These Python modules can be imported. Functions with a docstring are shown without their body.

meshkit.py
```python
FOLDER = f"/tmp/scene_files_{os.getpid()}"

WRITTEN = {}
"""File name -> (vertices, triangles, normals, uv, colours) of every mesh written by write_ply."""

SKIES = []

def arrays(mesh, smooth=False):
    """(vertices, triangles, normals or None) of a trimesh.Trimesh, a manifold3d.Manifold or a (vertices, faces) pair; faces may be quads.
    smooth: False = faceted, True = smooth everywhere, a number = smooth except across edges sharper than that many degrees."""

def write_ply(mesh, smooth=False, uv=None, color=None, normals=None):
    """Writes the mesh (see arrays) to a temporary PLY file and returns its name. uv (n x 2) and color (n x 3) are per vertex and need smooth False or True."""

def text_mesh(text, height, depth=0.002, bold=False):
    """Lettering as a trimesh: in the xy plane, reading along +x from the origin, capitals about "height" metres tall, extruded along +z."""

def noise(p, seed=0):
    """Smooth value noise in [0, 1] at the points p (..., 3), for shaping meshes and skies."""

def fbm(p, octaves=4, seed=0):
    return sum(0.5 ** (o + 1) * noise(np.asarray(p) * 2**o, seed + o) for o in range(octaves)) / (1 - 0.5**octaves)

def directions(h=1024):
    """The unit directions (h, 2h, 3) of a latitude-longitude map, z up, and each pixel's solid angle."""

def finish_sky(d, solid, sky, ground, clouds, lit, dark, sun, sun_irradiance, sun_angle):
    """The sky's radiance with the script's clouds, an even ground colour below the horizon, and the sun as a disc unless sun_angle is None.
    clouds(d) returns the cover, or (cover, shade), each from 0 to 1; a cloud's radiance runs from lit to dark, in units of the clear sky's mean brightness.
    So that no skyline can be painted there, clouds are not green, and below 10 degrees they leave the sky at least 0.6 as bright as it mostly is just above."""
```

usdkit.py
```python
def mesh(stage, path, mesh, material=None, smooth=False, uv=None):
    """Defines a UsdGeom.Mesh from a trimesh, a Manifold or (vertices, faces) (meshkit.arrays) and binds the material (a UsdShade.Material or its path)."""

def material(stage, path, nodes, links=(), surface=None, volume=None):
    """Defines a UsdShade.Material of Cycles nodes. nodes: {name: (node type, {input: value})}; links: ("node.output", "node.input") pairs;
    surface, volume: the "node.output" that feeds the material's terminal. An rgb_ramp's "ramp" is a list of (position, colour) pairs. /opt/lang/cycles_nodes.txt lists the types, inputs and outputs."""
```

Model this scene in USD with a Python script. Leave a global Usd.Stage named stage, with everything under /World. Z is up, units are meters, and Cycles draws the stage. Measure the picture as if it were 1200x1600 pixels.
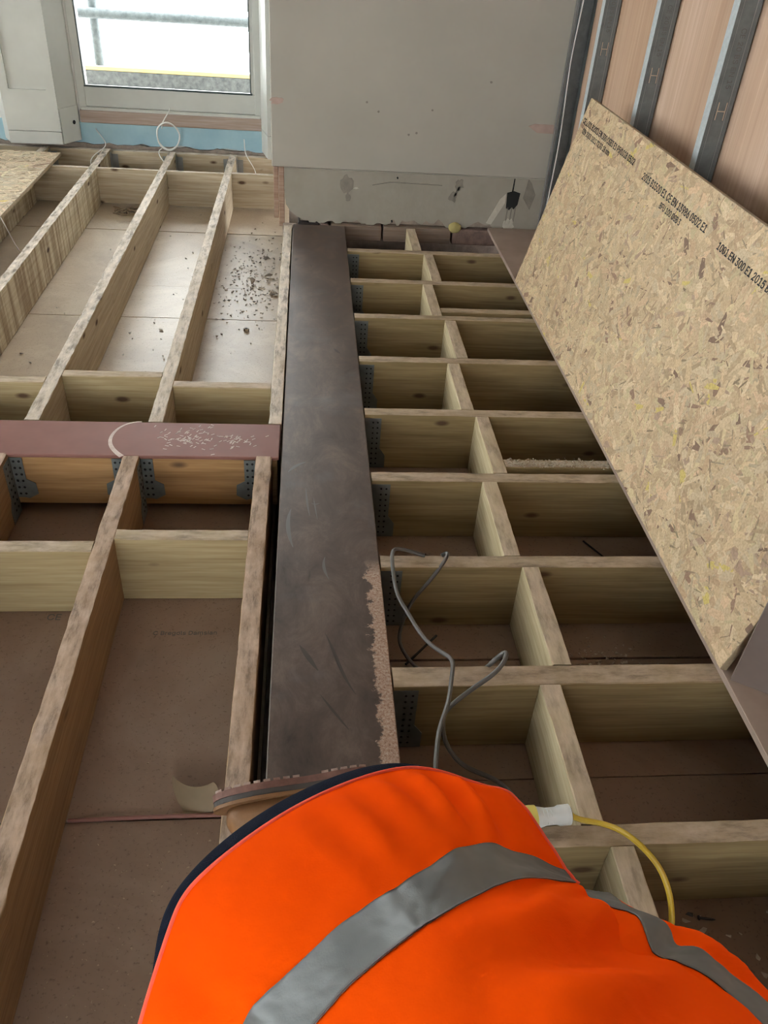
import math, numpy as np, trimesh, usdkit, meshkit
import manifold3d as m3
from scipy.interpolate import RectBivariateSpline, CubicSpline
from shapely.geometry import Polygon
from pxr import Usd, UsdGeom, UsdLux, UsdShade, Gf, Sdf, Vt

stage = Usd.Stage.CreateInMemory()
UsdGeom.SetStageUpAxis(stage, 'Z'); UsdGeom.SetStageMetersPerUnit(stage, 1.0)
UsdGeom.Xform.Define(stage, '/World'); UsdGeom.Scope.Define(stage, '/World/Looks')
rng = np.random.default_rng(7)

# ------------------------------------------------------------------ camera, sky, exposure
FPX = 1274.57                       # focal length in pixels of the 1200 x 1600 frame
RM = np.array([[0.99535669, 0.09601685, -0.0067694], [-0.07245164, 0.79365446, 0.6040392], [0.06337051, -0.600744, 0.79692586]])  # columns: right, forward, up
EYE = np.array([0, 0, 1.415])
cam = UsdGeom.Camera.Define(stage, '/World/camera')
cm = np.eye(4); cm[:3, 0], cm[:3, 1], cm[:3, 2], cm[:3, 3] = RM[:, 0], RM[:, 2], -RM[:, 1], EYE
cam.AddTransformOp().Set(Gf.Matrix4d(*cm.T.ravel().tolist()))
cam.CreateHorizontalApertureAttr(36.0); cam.CreateVerticalApertureAttr(48.0)
cam.CreateFocalLengthAttr(36.0 * FPX / 1200)
cam.CreateClippingRangeAttr(Gf.Vec2f(0.02, 500))
cam.CreateExposureAttr(0.1)
sky = UsdLux.DomeLight.Define(stage, '/World/overcast_sky')
sky.CreateIntensityAttr(1.0); sky.CreateColorAttr(Gf.Vec3f(0.97, 0.985, 1.0)); sky.CreateExposureAttr(2.0)


def at(x, y, z):                    # the point at height z seen at that pixel of the photograph
    d = RM @ np.array([(x - 600) / FPX, 1, -(y - 800) / FPX])
    return EYE + d * ((z - EYE[2]) / d[2])


# ------------------------------------------------------------------ materials
def M(name, nodes, links, surface='p.BSDF'):
    return usdkit.material(stage, '/World/Looks/' + name, nodes, links, surface=surface)


def plain(name, c, rough=.6, metallic=0, c2=None, scale=8, bump=0, bscale=60, stretch=(1, 1, 1), **kw):
    c2 = c2 or tuple(.82 * x for x in c)
    n = {'t': ('texture_coordinate', {}), 'm': ('mapping', {'scale': stretch}), 'n': ('noise_texture', {'scale': scale, 'detail': 6, 'roughness': .62}),
         'r': ('rgb_ramp', {'ramp': [(.3, c2), (.68, c)]}), 'p': ('principled_bsdf', {'roughness': rough, 'metallic': metallic, **kw})}
    l = [('t.object', 'm.vector'), ('m.vector', 'n.vector'), ('n.fac', 'r.fac'), ('r.color', 'p.base_color')]
    if bump:
        n['bn'] = ('noise_texture', {'scale': bscale, 'detail': 5}); n['b'] = ('bump', {'strength': bump, 'distance': .004})
        l += [('m.vector', 'bn.vector'), ('bn.fac', 'b.height'), ('b.normal', 'p.normal')]
    return M(name, n, l)


def timber(name, light, dark, dust=(.44, .36, .30), dust_amount=.85, knot=.145, stain=None, wave=.24, mottle=.30):
    n = {'t': ('texture_coordinate', {}), 'o': ('object_info', {}), 'k': ('vector_math', {'math_type': 'scale', 'vector1': (17, 23, 31)}),
         'a': ('vector_math', {'math_type': 'add'}), 'm1': ('mapping', {'scale': (1.1, 13, 13)}), 'm2': ('mapping', {'scale': (4, 150, 150)}), 'm3': ('mapping', {'scale': (4.4, 10, 10)}),
         'n1': ('noise_texture', {'scale': 1.6, 'detail': 5, 'roughness': .6, 'distortion': .6}), 'n2': ('noise_texture', {'scale': 1, 'detail': 3}),
         'm4': ('mapping', {'scale': (.22, 1, 1)}), 'w': ('wave_texture', {'bands_direction': 'z', 'scale': 11, 'distortion': 9, 'detail': 3, 'detail_scale': 1.2}),
         'v': ('voronoi_texture', {'scale': 1.0}), 'kr': ('map_range', {'from_min': knot * .45, 'from_max': knot, 'to_min': 1, 'to_max': 0, 'clamp': True}),
         'r': ('rgb_ramp', {'ramp': [(.28, dark), (.72, light)]}),
         'x': ('mix', {'mix_type': 'multiply', 'fac': wave}), 'x2': ('mix', {'mix_type': 'multiply', 'fac': .35}), 'r2': ('rgb_ramp', {'ramp': [(.35, (.55, .42, .3)), (.62, (1, 1, 1))]}),
         'r3': ('rgb_ramp', {'ramp': [(.1, (.7, .6, .45)), (.8, (1, 1, 1))]}), 'xk': ('mix', {'color2': (.09, .045, .02)}),
         'g': ('geometry', {}), 's': ('separate_xyz', {}), 'dr': ('map_range', {'from_min': .5, 'from_max': .95, 'to_min': 0, 'to_max': dust_amount, 'clamp': True}),
         'dn': ('noise_texture', {'scale': 9, 'detail': 7, 'roughness': .7}), 'dnr': ('map_range', {'from_min': .33, 'from_max': .6, 'to_min': .45, 'to_max': 1, 'clamp': True}),
         'dm': ('math', {'math_type': 'multiply'}), 'xd': ('mix', {'color2': dust}), 'md': ('mapping', {'scale': (.28, 1, 1)}), 'dt': ('noise_texture', {'scale': 42, 'detail': 8, 'roughness': .7}),
         'dtr': ('rgb_ramp', {'ramp': [(.36, tuple((1 - 1.5 * mottle) * x for x in dust)), (.5, dust), (.68, tuple(min(1, (1 + mottle) * x) for x in dust))]}),
         'b': ('bump', {'strength': .25, 'distance': .0015}), 'p': ('principled_bsdf', {'roughness': .78})}
    l = [('o.random', 'k.scale'), ('t.object', 'a.vector1'), ('k.vector', 'a.vector2'), ('a.vector', 'm1.vector'), ('a.vector', 'm2.vector'), ('a.vector', 'm3.vector'), ('a.vector', 'm4.vector'),
         ('m1.vector', 'n1.vector'), ('m2.vector', 'n2.vector'), ('m4.vector', 'w.vector'), ('m3.vector', 'v.vector'), ('v.distance', 'kr.value'), ('n1.fac', 'r.fac'),
         ('r.color', 'x.color1'), ('w.fac', 'r3.fac'), ('r3.color', 'x.color2'), ('x.color', 'x2.color1'), ('n2.fac', 'r2.fac'), ('r2.color', 'x2.color2'), ('x2.color', 'xk.color1'), ('kr.result', 'xk.fac'),
         ('g.normal', 's.vector'), ('s.z', 'dr.value'), ('a.vector', 'dn.vector'), ('dn.fac', 'dnr.value'), ('dr.result', 'dm.value1'), ('dnr.result', 'dm.value2'), ('dm.value', 'xd.fac'),
         ('a.vector', 'md.vector'), ('md.vector', 'dt.vector'), ('dt.fac', 'dtr.fac'), ('dtr.color', 'xd.color2'), ('xk.color', 'xd.color1'), ('xd.color', 'p.base_color'), ('n2.fac', 'b.height'), ('b.normal', 'p.normal')]
    if stain:                       # vertical dark weather streaks
        n.update({'ms': ('mapping', {'scale': (26, 1, 1.5)}), 'ns': ('noise_texture', {'scale': 1, 'detail': 4}), 'rs': ('rgb_ramp', {'ramp': [(.40, stain), (.56, (1, 1, 1))]}), 'xs': ('mix', {'mix_type': 'multiply', 'fac': .8})})
        l = [e for e in l if e != ('xk.color', 'xd.color1')] + [('a.vector', 'ms.vector'), ('ms.vector', 'ns.vector'), ('ns.fac', 'rs.fac'), ('xk.color', 'xs.color1'), ('rs.color', 'xs.color2'), ('xs.color', 'xd.color1')]
    return M(name, n, l)


T_GREEN = timber('treated_timber', (.345, .26, .13), (.22, .16, .075), dust=(.41, .315, .235))
T_NOG = timber('yellow_treated_timber', (.46, .365, .205), (.33, .25, .13), dust=(.44, .35, .27))
T_PALE = timber('pale_treated_timber', (.60, .51, .33), (.44, .36, .21), dust=(.44, .345, .265))
T_FAR = timber('weathered_timber', (.56, .475, .345), (.40, .325, .225), dust=(.55, .475, .40), dust_amount=.95, mottle=.4)
T_STREAK = timber('streaked_timber', (.62, .55, .41), (.50, .43, .30), dust=(.55, .475, .40), dust_amount=.95, stain=(.42, .32, .23), mottle=.5)
T_RED = timber('resinous_timber', (.46, .27, .115), (.28, .15, .06), knot=.17)
T_NEAR = timber('brown_timber', (.37, .235, .12), (.235, .14, .068), dust=(.43, .315, .24), mottle=.4)
BATTEN = timber('batten_timber', (.40, .27, .20), (.31, .20, .15), dust_amount=.2)
OLDWOOD = timber('dirty_old_timber', (.27, .20, .155), (.15, .11, .085), dust_amount=.2)
SILLWOOD = timber('dusty_sill_timber', (.44, .35, .30), (.36, .275, .235), dust_amount=.2)


def board_mat(name='brown_board', k=1.0, grey=0.0, spec=.35, tint=(1, 1, 1)):
    def tone(c): return tuple(k * (x * (1 - grey) + grey * sum(c) / 3) for x in c) if tint == (1, 1, 1) else tuple(t * k * (x * (1 - grey) + grey * sum(c) / 3) for x, t in zip(c, tint))
    n = {'g': ('geometry', {}), 'n': ('noise_texture', {'scale': 2.2, 'detail': 6, 'roughness': .6}), 'r': ('rgb_ramp', {'ramp': [(.3, tone((.21, .135, .092))), (.7, tone((.285, .19, .135)))]}),
         'd': ('noise_texture', {'scale': 130, 'detail': 4, 'roughness': .7}), 'dr': ('rgb_ramp', {'ramp': [(.32, (.55, .5, .46)), (.42, (1, 1, 1)), (.66, (1, 1, 1)), (.74, (1.25, 1.25, 1.22))]}),
         'x': ('mix', {'mix_type': 'multiply', 'fac': .8}), 'pd': ('noise_texture', {'scale': 1.4, 'detail': 5, 'roughness': .7, 'distortion': .8}), 'pr': ('map_range', {'from_min': .47, 'from_max': .68, 'to_min': 0, 'to_max': .55, 'clamp': True}),
         'xp': ('mix', {'color2': tone((.36, .27, .205))}), 'p': ('principled_bsdf', {'roughness': .42, 'specular_ior_level': spec}), 'b': ('bump', {'strength': .12, 'distance': .002})}
    l = [('g.position', 'n.vector'), ('n.fac', 'r.fac'), ('g.position', 'd.vector'), ('d.fac', 'dr.fac'), ('g.position', 'pd.vector'), ('pd.fac', 'pr.value'), ('pr.result', 'xp.fac'), ('r.color', 'xp.color1'),
         ('xp.color', 'x.color1'), ('dr.color', 'x.color2'), ('x.color', 'p.base_color'), ('d.fac', 'b.height'), ('b.normal', 'p.normal')]
    return M(name, n, l)


BOARD = board_mat()
BOARD_LIT = board_mat('window_lit_board', 1.9, .30, .40, (.98, 1.03, .92))  # paler copy of the board: window light on the far boards painted into its colour
BOARD_EDGE = plain('board_edge', (.40, .30, .23), .7, stretch=(1, 1, 60))
GREYBOARD = plain('grey_brown_board', (.20, .155, .135), .55, c2=(.15, .115, .10), scale=5)
DECKBOARD = plain('flat_brown_board', (.35, .26, .21), .6, c2=(.27, .195, .155), scale=6, bump=.1)


def steel_mat():
    n = {'g': ('geometry', {}), 's': ('separate_xyz', {}), 'm': ('mapping', {'scale': (1, .6, 1)}), 'n': ('noise_texture', {'scale': 9, 'detail': 10, 'roughness': .74, 'distortion': .5}),
         'r': ('rgb_ramp', {'ramp': [(.3, (.042, .028, .023)), (.5, (.082, .055, .043)), (.70, (.150, .104, .080))]}),
         'n2': ('noise_texture', {'scale': 3.1, 'detail': 6, 'roughness': .6}), 'r2': ('rgb_ramp', {'ramp': [(.56, (0, 0, 0)), (.72, (.4, .4, .4))]}), 'xb': ('mix', {'color2': (.135, .135, .145)}),
         'ms': ('mapping', {'scale': (30, 6, 1), 'rotation': (0, 0, .5)}), 'ns': ('noise_texture', {'scale': 1.0, 'detail': 3}), 'rs': ('map_range', {'from_min': .70, 'from_max': .76, 'to_min': 0, 'to_max': .6, 'clamp': True}), 'xs': ('mix', {'color2': (.02, .015, .014)}),
         # the bared, rusty strip along the right edge
         'nr': ('noise_texture', {'scale': 26, 'detail': 7, 'roughness': .7}), 'ma': ('math', {'math_type': 'multiply_add', 'value2': .11}), 'mr': ('map_range', {'from_min': .214, 'from_max': .222, 'to_min': 0, 'to_max': 1, 'clamp': True}),
         'my': ('map_range', {'from_min': 1.60, 'from_max': 1.66, 'to_min': 1, 'to_max': 0, 'clamp': True}), 'mm': ('math', {'math_type': 'multiply'}), 'nr2': ('noise_texture', {'scale': 160, 'detail': 6, 'roughness': .75}),
         'rr': ('rgb_ramp', {'ramp': [(.3, (.10, .05, .03)), (.45, (.33, .20, .14)), (.6, (.46, .36, .29)), (.8, (.60, .52, .45))]}), 'xr': ('mix', {}),
         'rg': ('map_range', {'from_min': .3, 'from_max': .7, 'to_min': .34, 'to_max': .5, 'clamp': True}), 'b': ('bump', {'strength': .06, 'distance': .003}), 'p': ('principled_bsdf', {'specular_ior_level': .5, 'metallic': .1, 'roughness': .4})}
    l = [('g.position', 's.vector'), ('g.position', 'm.vector'), ('m.vector', 'n.vector'), ('n.fac', 'r.fac'), ('g.position', 'n2.vector'), ('n2.fac', 'r2.fac'), ('r.color', 'xb.color1'), ('r2.color', 'xb.fac'),
         ('g.position', 'ms.vector'), ('ms.vector', 'ns.vector'), ('ns.fac', 'rs.value'), ('xb.color', 'xs.color1'), ('rs.result', 'xs.fac'),
         ('g.position', 'nr.vector'), ('nr.fac', 'ma.value1'), ('s.x', 'ma.value3'), ('ma.value', 'mr.value'), ('s.y', 'my.value'), ('mr.result', 'mm.value1'), ('my.result', 'mm.value2'),
         ('g.position', 'nr2.vector'), ('nr2.fac', 'rr.fac'), ('xs.color', 'xr.color1'), ('rr.color', 'xr.color2'), ('mm.value', 'xr.fac'), ('xr.color', 'p.base_color'),
         ('n.fac', 'rg.value'), ('rg.result', 'p.roughness'), ('n.fac', 'b.height'), ('b.normal', 'p.normal')]
    return M('mill_scale_steel', n, l)


STEEL = steel_mat()
SMEAR_DARK = plain('dark_scrape', (.050, .035, .029), .42)
SMEAR_PALE = plain('pale_wipe', (.115, .10, .095), .42)
DARKSTEEL = plain('dark_steel', (.05, .04, .038), .6, .3)  # even dark tone for webs, lower flanges and a few small parts
REDOX = plain('red_oxide_paint', (.245, .112, .092), .58, c2=(.20, .088, .072), scale=5, bump=.06, bscale=90, specular_ior_level=.28)
SCUFF = plain('pale_scuffs', (.66, .55, .50), .8, c2=(.46, .34, .30), scale=40)
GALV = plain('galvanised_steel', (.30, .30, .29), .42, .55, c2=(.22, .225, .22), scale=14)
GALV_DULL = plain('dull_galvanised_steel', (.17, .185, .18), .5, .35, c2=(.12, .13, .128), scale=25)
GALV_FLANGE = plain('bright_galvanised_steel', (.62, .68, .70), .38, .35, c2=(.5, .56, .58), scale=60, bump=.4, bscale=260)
HOLE = plain('dark_hole', (.012, .012, .012), .9)
INK = plain('printed_ink', (.035, .032, .032), .8)
PALE_SLOT = plain('pale_slot', (.55, .42, .31), .8)


def ply_mat():
    n = {'g': ('geometry', {}), 'm': ('mapping', {'scale': (1, 42, .9)}), 'n': ('noise_texture', {'scale': 1, 'detail': 5, 'roughness': .6}), 'm2': ('mapping', {'scale': (1, 3.2, .3)}), 'n2': ('noise_texture', {'scale': 1.4, 'detail': 3}),
         'r': ('rgb_ramp', {'ramp': [(.3, (.50, .335, .235)), (.55, (.59, .41, .30)), (.75, (.68, .51, .39))]}), 'r2': ('rgb_ramp', {'ramp': [(.35, (.84, .78, .70)), (.65, (1.0, 1.0, 1.0))]}), 'x': ('mix', {'mix_type': 'multiply', 'fac': 1}),
         'p': ('principled_bsdf', {'roughness': .62})}
    l = [('g.position', 'm.vector'), ('m.vector', 'n.vector'), ('g.position', 'm2.vector'), ('m2.vector', 'n2.vector'), ('n.fac', 'r.fac'), ('n2.fac', 'r2.fac'), ('r.color', 'x.color1'), ('r2.color', 'x.color2'), ('x.color', 'p.base_color')]
    return M('plywood', n, l)


PLY = ply_mat()
PLASTER = plain('aged_plaster', (.385, .355, .305), .85, c2=(.35, .325, .28), scale=2.2, bump=.25, bscale=22)
PLASTER_LOW = plain('bare_plaster', (.335, .305, .255), .88, c2=(.29, .262, .215), scale=7, bump=.35, bscale=40)
PLASTER_DARK = plain('damp_plaster', (.25, .225, .19), .9, c2=(.19, .17, .145), scale=30)
PLASTER_PALE = plain('broken_plaster', (.55, .51, .44), .9, c2=(.44, .40, .34), scale=30)
PINK_PATCH = plain('pink_undercoat', (.43, .31, .26), .85, c2=(.36, .26, .22), scale=30)
WHITE_WALL = plain('pale_wall', (.62, .60, .56), .9)
WHITE = plain('white_gloss_paint', (.66, .67, .63), .42, c2=(.60, .61, .57), scale=3)
JOINERY = plain('cream_joinery_paint', (.52, .52, .475), .45, c2=(.46, .46, .42), scale=4, bump=.05)
GASKET = plain('black_gasket', (.03, .05, .05), .5)
BLUE = plain('blue_membrane', (.36, .52, .57), .6, c2=(.27, .43, .51), scale=5, bump=.1)
MASONRY = plain('dusty_masonry', (.34, .27, .22), .95, c2=(.20, .16, .135), scale=18, bump=.8, bscale=30)
BRICK = plain('red_brick', (.24, .155, .13), .9, c2=(.13, .09, .075), scale=24, bump=.6, bscale=60)
YELLOWFOAM = plain('yellow_foam', (.40, .33, .13), .9, bump=.6, bscale=80)
OSBBASE = plain('strand_board_ground', (.42, .33, .22), .75, c2=(.30, .225, .14), scale=60)
CHALK = plain('rubble_dust', (.50, .425, .335), .95, c2=(.36, .30, .23), scale=60)
SAWDUST = plain('brown_sawdust', (.38, .28, .19), .95, c2=(.26, .18, .12), scale=60)
STONE = plain('stone_chips', (.46, .39, .32), .9, c2=(.28, .235, .19), scale=60)
GREYCABLE = plain('grey_cable', (.115, .105, .097), .5, c2=(.075, .068, .062))
BLACKROD = plain('black_rod', (.012, .011, .01), .5)
WHITECABLE = plain('white_cable', (.72, .71, .67), .45)
YELLOWCABLE = plain('yellow_cable', (.56, .38, .035), .42, c2=(.44, .29, .025))
YELLOWPLASTIC = plain('yellow_plastic', (.72, .60, .15), .4)
PLUGWHITE = plain('white_plastic', (.66, .67, .66), .35)
PAPER = plain('brown_paper', (.25, .185, .115), .7, c2=(.19, .135, .08), scale=9)
TUBE = plain('scaffold_tube_steel', (.05, .062, .066), .6, .0, c2=(.12, .14, .145), scale=30)
SCAFBOARD = plain('scaffold_board', (.15, .155, .15), .8, c2=(.05, .055, .058), scale=26, bump=.3)
YELLOWBOARD = plain('yellow_board_end', (.62, .46, .2), .8)
BOUNCE_GROUND = plain('bounce_ground', (.82, .83, .82), .9, c2=(.76, .77, .77), scale=.3)  # ground made near white so it throws more light in through the window
ORANGE = plain('fluorescent_orange_fabric', (1.0, .088, .0), .9, c2=(.96, .074, .0), scale=5, bump=.10, bscale=420, specular_ior_level=.04)
PIPING = plain('coral_binding', (1.0, .12, .06), .7)
TAPE = plain('grey_reflective_tape', (.165, .175, .175), .45, .25, c2=(.14, .148, .148), scale=9, bump=.06, bscale=500)
NAVY = plain('navy_fleece', (.012, .016, .030), .95, c2=(.008, .011, .022), scale=60, bump=.4, bscale=500, specular_ior_level=.1)
SKIN = plain('skin', (.52, .31, .23), .55)
HAIR = plain('dark_hair', (.03, .02, .015), .6)
LEATHER = plain('tan_leather', (.24, .115, .045), .6, c2=(.16, .075, .03), scale=20, bump=.3)
SOLE = plain('red_brown_sole', (.20, .095, .07), .7, c2=(.11, .05, .037), scale=30)
SOLE_DUST = plain('dusty_tread', (.42, .33, .28), .9, c2=(.20, .11, .085), scale=50)
MIDSOLE = plain('grey_midsole', (.06, .05, .045), .7)
TROUSER = plain('navy_work_trousers', (.014, .017, .026), .9)


def pane_mat():
    n = {'t': ('transparent_bsdf', {'color': (.97, .99, .985)}), 'g': ('glossy_bsdf', {'roughness': .02}), 'f': ('fresnel', {'IOR': 1.45}), 'm': ('mix_closure', {})}
    return M('window_glass', n, [('f.fac', 'm.fac'), ('t.BSDF', 'm.closure1'), ('g.BSDF', 'm.closure2')], 'm.closure')


def attr_mat():
    n = {'a': ('attribute', {'attribute': 'flake'}), 'p': ('principled_bsdf', {'roughness': .62}), 't': ('texture_coordinate', {}), 'n': ('noise_texture', {'scale': 160, 'detail': 4}),
         'r': ('rgb_ramp', {'ramp': [(.3, (.72, .68, .62)), (.6, (1, 1, 1))]}), 'x': ('mix', {'mix_type': 'multiply', 'fac': .8}), 'b': ('bump', {'strength': .3, 'distance': .001})}
    return M('wood_strands', n, [('t.object', 'n.vector'), ('n.fac', 'r.fac'), ('a.color', 'x.color1'), ('r.color', 'x.color2'), ('x.color', 'p.base_color'), ('n.fac', 'b.height'), ('b.normal', 'p.normal')])


GLASS, STRAND = pane_mat(), attr_mat()

# ------------------------------------------------------------------ prim helpers
_taken = {}


def path_for(parent, name):
    base = f'{parent.GetPath() if parent else "/World"}/{name}'
    k = _taken.get(base, 0); _taken[base] = k + 1
    return base if k == 0 else f'{base}_{k:03d}'


def props(p, label=None, cat=None, group=None, kind=None):
    for k, v in (('label', label), ('category', cat), ('group', group), ('kind', kind)):
        if v: p.SetCustomDataByKey(k, v)
    return p


def place(x, loc=(0, 0, 0), rotz=0, mat=None):
    if mat is not None:
        x.AddTransformOp().Set(Gf.Matrix4d(*np.asarray(mat).T.ravel().tolist()))
    else:
        if any(loc): x.AddTranslateOp().Set(Gf.Vec3d(*map(float, loc)))
        if rotz: x.AddRotateZOp().Set(float(rotz))


def obj(name, mesh, m, parent=None, smooth=30, label=None, cat=None, group=None, kind=None, loc=(0, 0, 0), rotz=0):
    g = usdkit.mesh(stage, path_for(parent, name), mesh, m, smooth=smooth)
    place(g, loc, rotz)
    return props(g.GetPrim(), label, cat, group, kind)


def thing(name, label=None, cat=None, loc=(0, 0, 0), rotz=0, group=None, kind=None, mat=None):
    x = UsdGeom.Xform.Define(stage, path_for(None, name)); place(x, loc, rotz, mat)
    return props(x.GetPrim(), label, cat, group, kind)


def struct(name, mesh, m, parent=None, smooth=30):
    return obj(name, mesh, m, parent, smooth, kind=None if parent else 'structure')


def cat_(*ms): return trimesh.util.concatenate([x for x in ms if x is not None])


def bx(x0, x1, y0, y1, z0, z1):
    b = trimesh.creation.box((x1 - x0, y1 - y0, z1 - z0)); b.apply_translation(((x0 + x1) / 2, (y0 + y1) / 2, (z0 + z1) / 2)); return b


def cbx(x0, x1, y0, y1, z0, z1, c=.003):       # chamfered box
    v = [(x, y, z) for x in (x0, x1) for y in (y0, y1) for z in (z0, z1)]
    pts = []
    for p in v:
        s = [c if p[0] == x0 else -c, c if p[1] == y0 else -c, c if p[2] == z0 else -c]
        for k in range(3):
            q = np.array(p, float)
            for j in range(3):
                if j != k: q[j] += s[j]
            pts.append(q)
    return trimesh.convex.convex_hull(np.array(pts))


def prism(pts, z0, z1):
    e = trimesh.creation.extrude_polygon(Polygon(pts), z1 - z0, engine='earcut'); e.apply_translation((0, 0, z0)); return e


def prism_axes(pts, d0, d1, ax):                # 2-D outline in the two other axes, extruded along ax ('x': outline y,z; 'y': outline x,z)
    e = trimesh.creation.extrude_polygon(Polygon(pts), d1 - d0, engine='earcut'); v = np.array(e.vertices); w = v[:, 2] + d0
    nv = np.stack([w, v[:, 0], v[:, 1]], 1) if ax == 'x' else np.stack([v[:, 0], w, v[:, 1]], 1)
    out = trimesh.Trimesh(nv, e.faces); trimesh.repair.fix_normals(out); return out


def timber_mesh(L, w=.047, h=.22, c=.0025, rough=.0012, seed=0):   # along local x from 0 to L, top face at z = 0, chipped and slightly waney arrises
    n = max(2, int(L / .035)); r = np.random.default_rng(seed)
    prof = np.array([(-w / 2 + c, 0), (w / 2 - c, 0), (w / 2, -c), (w / 2, -h + c), (w / 2 - c, -h), (-w / 2 + c, -h), (-w / 2, -h + c), (-w / 2, -c)])
    V = []
    for i in range(n + 1):
        p = prof.copy()
        for k in (0, 1, 2, 7): p[k] += r.normal(0, rough * .35, 2) * (1 if r.random() > .05 else 3)
        p[:, 1] = np.minimum(p[:, 1], .0005)
        V.append(np.column_stack([np.full(8, L * i / n), p]))
    V = np.vstack(V); F = []
    for i in range(n):
        for k in range(8):
            a, b = i * 8 + k, i * 8 + (k + 1) % 8
            F += [(a, b, b + 8), (a, b + 8, a + 8)]
    F += [(0, k, k + 1) for k in range(1, 7)] + [(n * 8, n * 8 + k + 1, n * 8 + k) for k in range(1, 7)]
    m = trimesh.Trimesh(V, F, process=False); trimesh.repair.fix_normals(m); return m


def spline(pts, n):
    pts = np.array(pts, float); t = np.r_[0, np.cumsum(np.linalg.norm(np.diff(pts, axis=0), axis=1) ** .6)]
    return CubicSpline(t, pts)(np.linspace(0, t[-1], n))


def tube(pts, r, n=None, sides=10, smooth_path=True):
    P = spline(pts, n or max(12, len(pts) * 7)) if smooth_path and len(pts) > 2 else np.array(pts, float)
    r = np.broadcast_to(r, len(P)); T = np.gradient(P, axis=0); T /= np.linalg.norm(T, axis=1)[:, None]
    u = np.cross(T[0], (0, 0, 1.0)); u = np.cross(T[0], (1.0, 0, 0)) if np.linalg.norm(u) < .1 else u; V = []
    for i in range(len(P)):
        u = u - T[i] * (u @ T[i]); u /= np.linalg.norm(u); w = np.cross(T[i], u)
        a = np.linspace(0, 2 * np.pi, sides, endpoint=False)
        V.append(P[i] + r[i] * (np.cos(a)[:, None] * u + np.sin(a)[:, None] * w))
    V = np.vstack(V + [P[:1], P[-1:]]); F = []; N = len(P)
    for i in range(N - 1):
        for k in range(sides):
            a, b = i * sides + k, i * sides + (k + 1) % sides
            F += [(a, b, b + sides), (a, b + sides, a + sides)]
    for k in range(sides):
        F += [(N * sides, (k + 1) % sides, k), (N * sides + 1, (N - 1) * sides + k, (N - 1) * sides + (k + 1) % sides)]
    m = trimesh.Trimesh(V, F, process=False); trimesh.repair.fix_normals(m); return m


def disc(c, r, ax, t=.002, s=12):
    d = trimesh.creation.cylinder(r, t, sections=s)
    R = {'x': trimesh.transformations.rotation_matrix(math.pi / 2, (0, 1, 0)), 'y': trimesh.transformations.rotation_matrix(math.pi / 2, (1, 0, 0)), 'z': np.eye(4)}[ax]
    d.apply_transform(R); d.apply_translation(c); return d


def chips(spots, rr, seed, flat=.5):             # small irregular crumbs lying at the given (x, y, z)
    r = np.random.default_rng(seed); out = []
    for p, s in zip(spots, rr):
        h = trimesh.convex.convex_hull(r.normal(0, 1, (9, 3)) * (s * .6, s * .6, s * flat * .6)); h.apply_translation((p[0], p[1], p[2] - h.bounds[0][2])); out.append(h)
    return cat_(*out)


ORD = ['first', 'second', 'third', 'fourth', 'fifth', 'sixth', 'seventh', 'eighth', 'ninth', 'tenth', 'eleventh', 'twelfth', 'thirteenth']
ZB = -.22                                        # top of the boards under the joists

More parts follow.
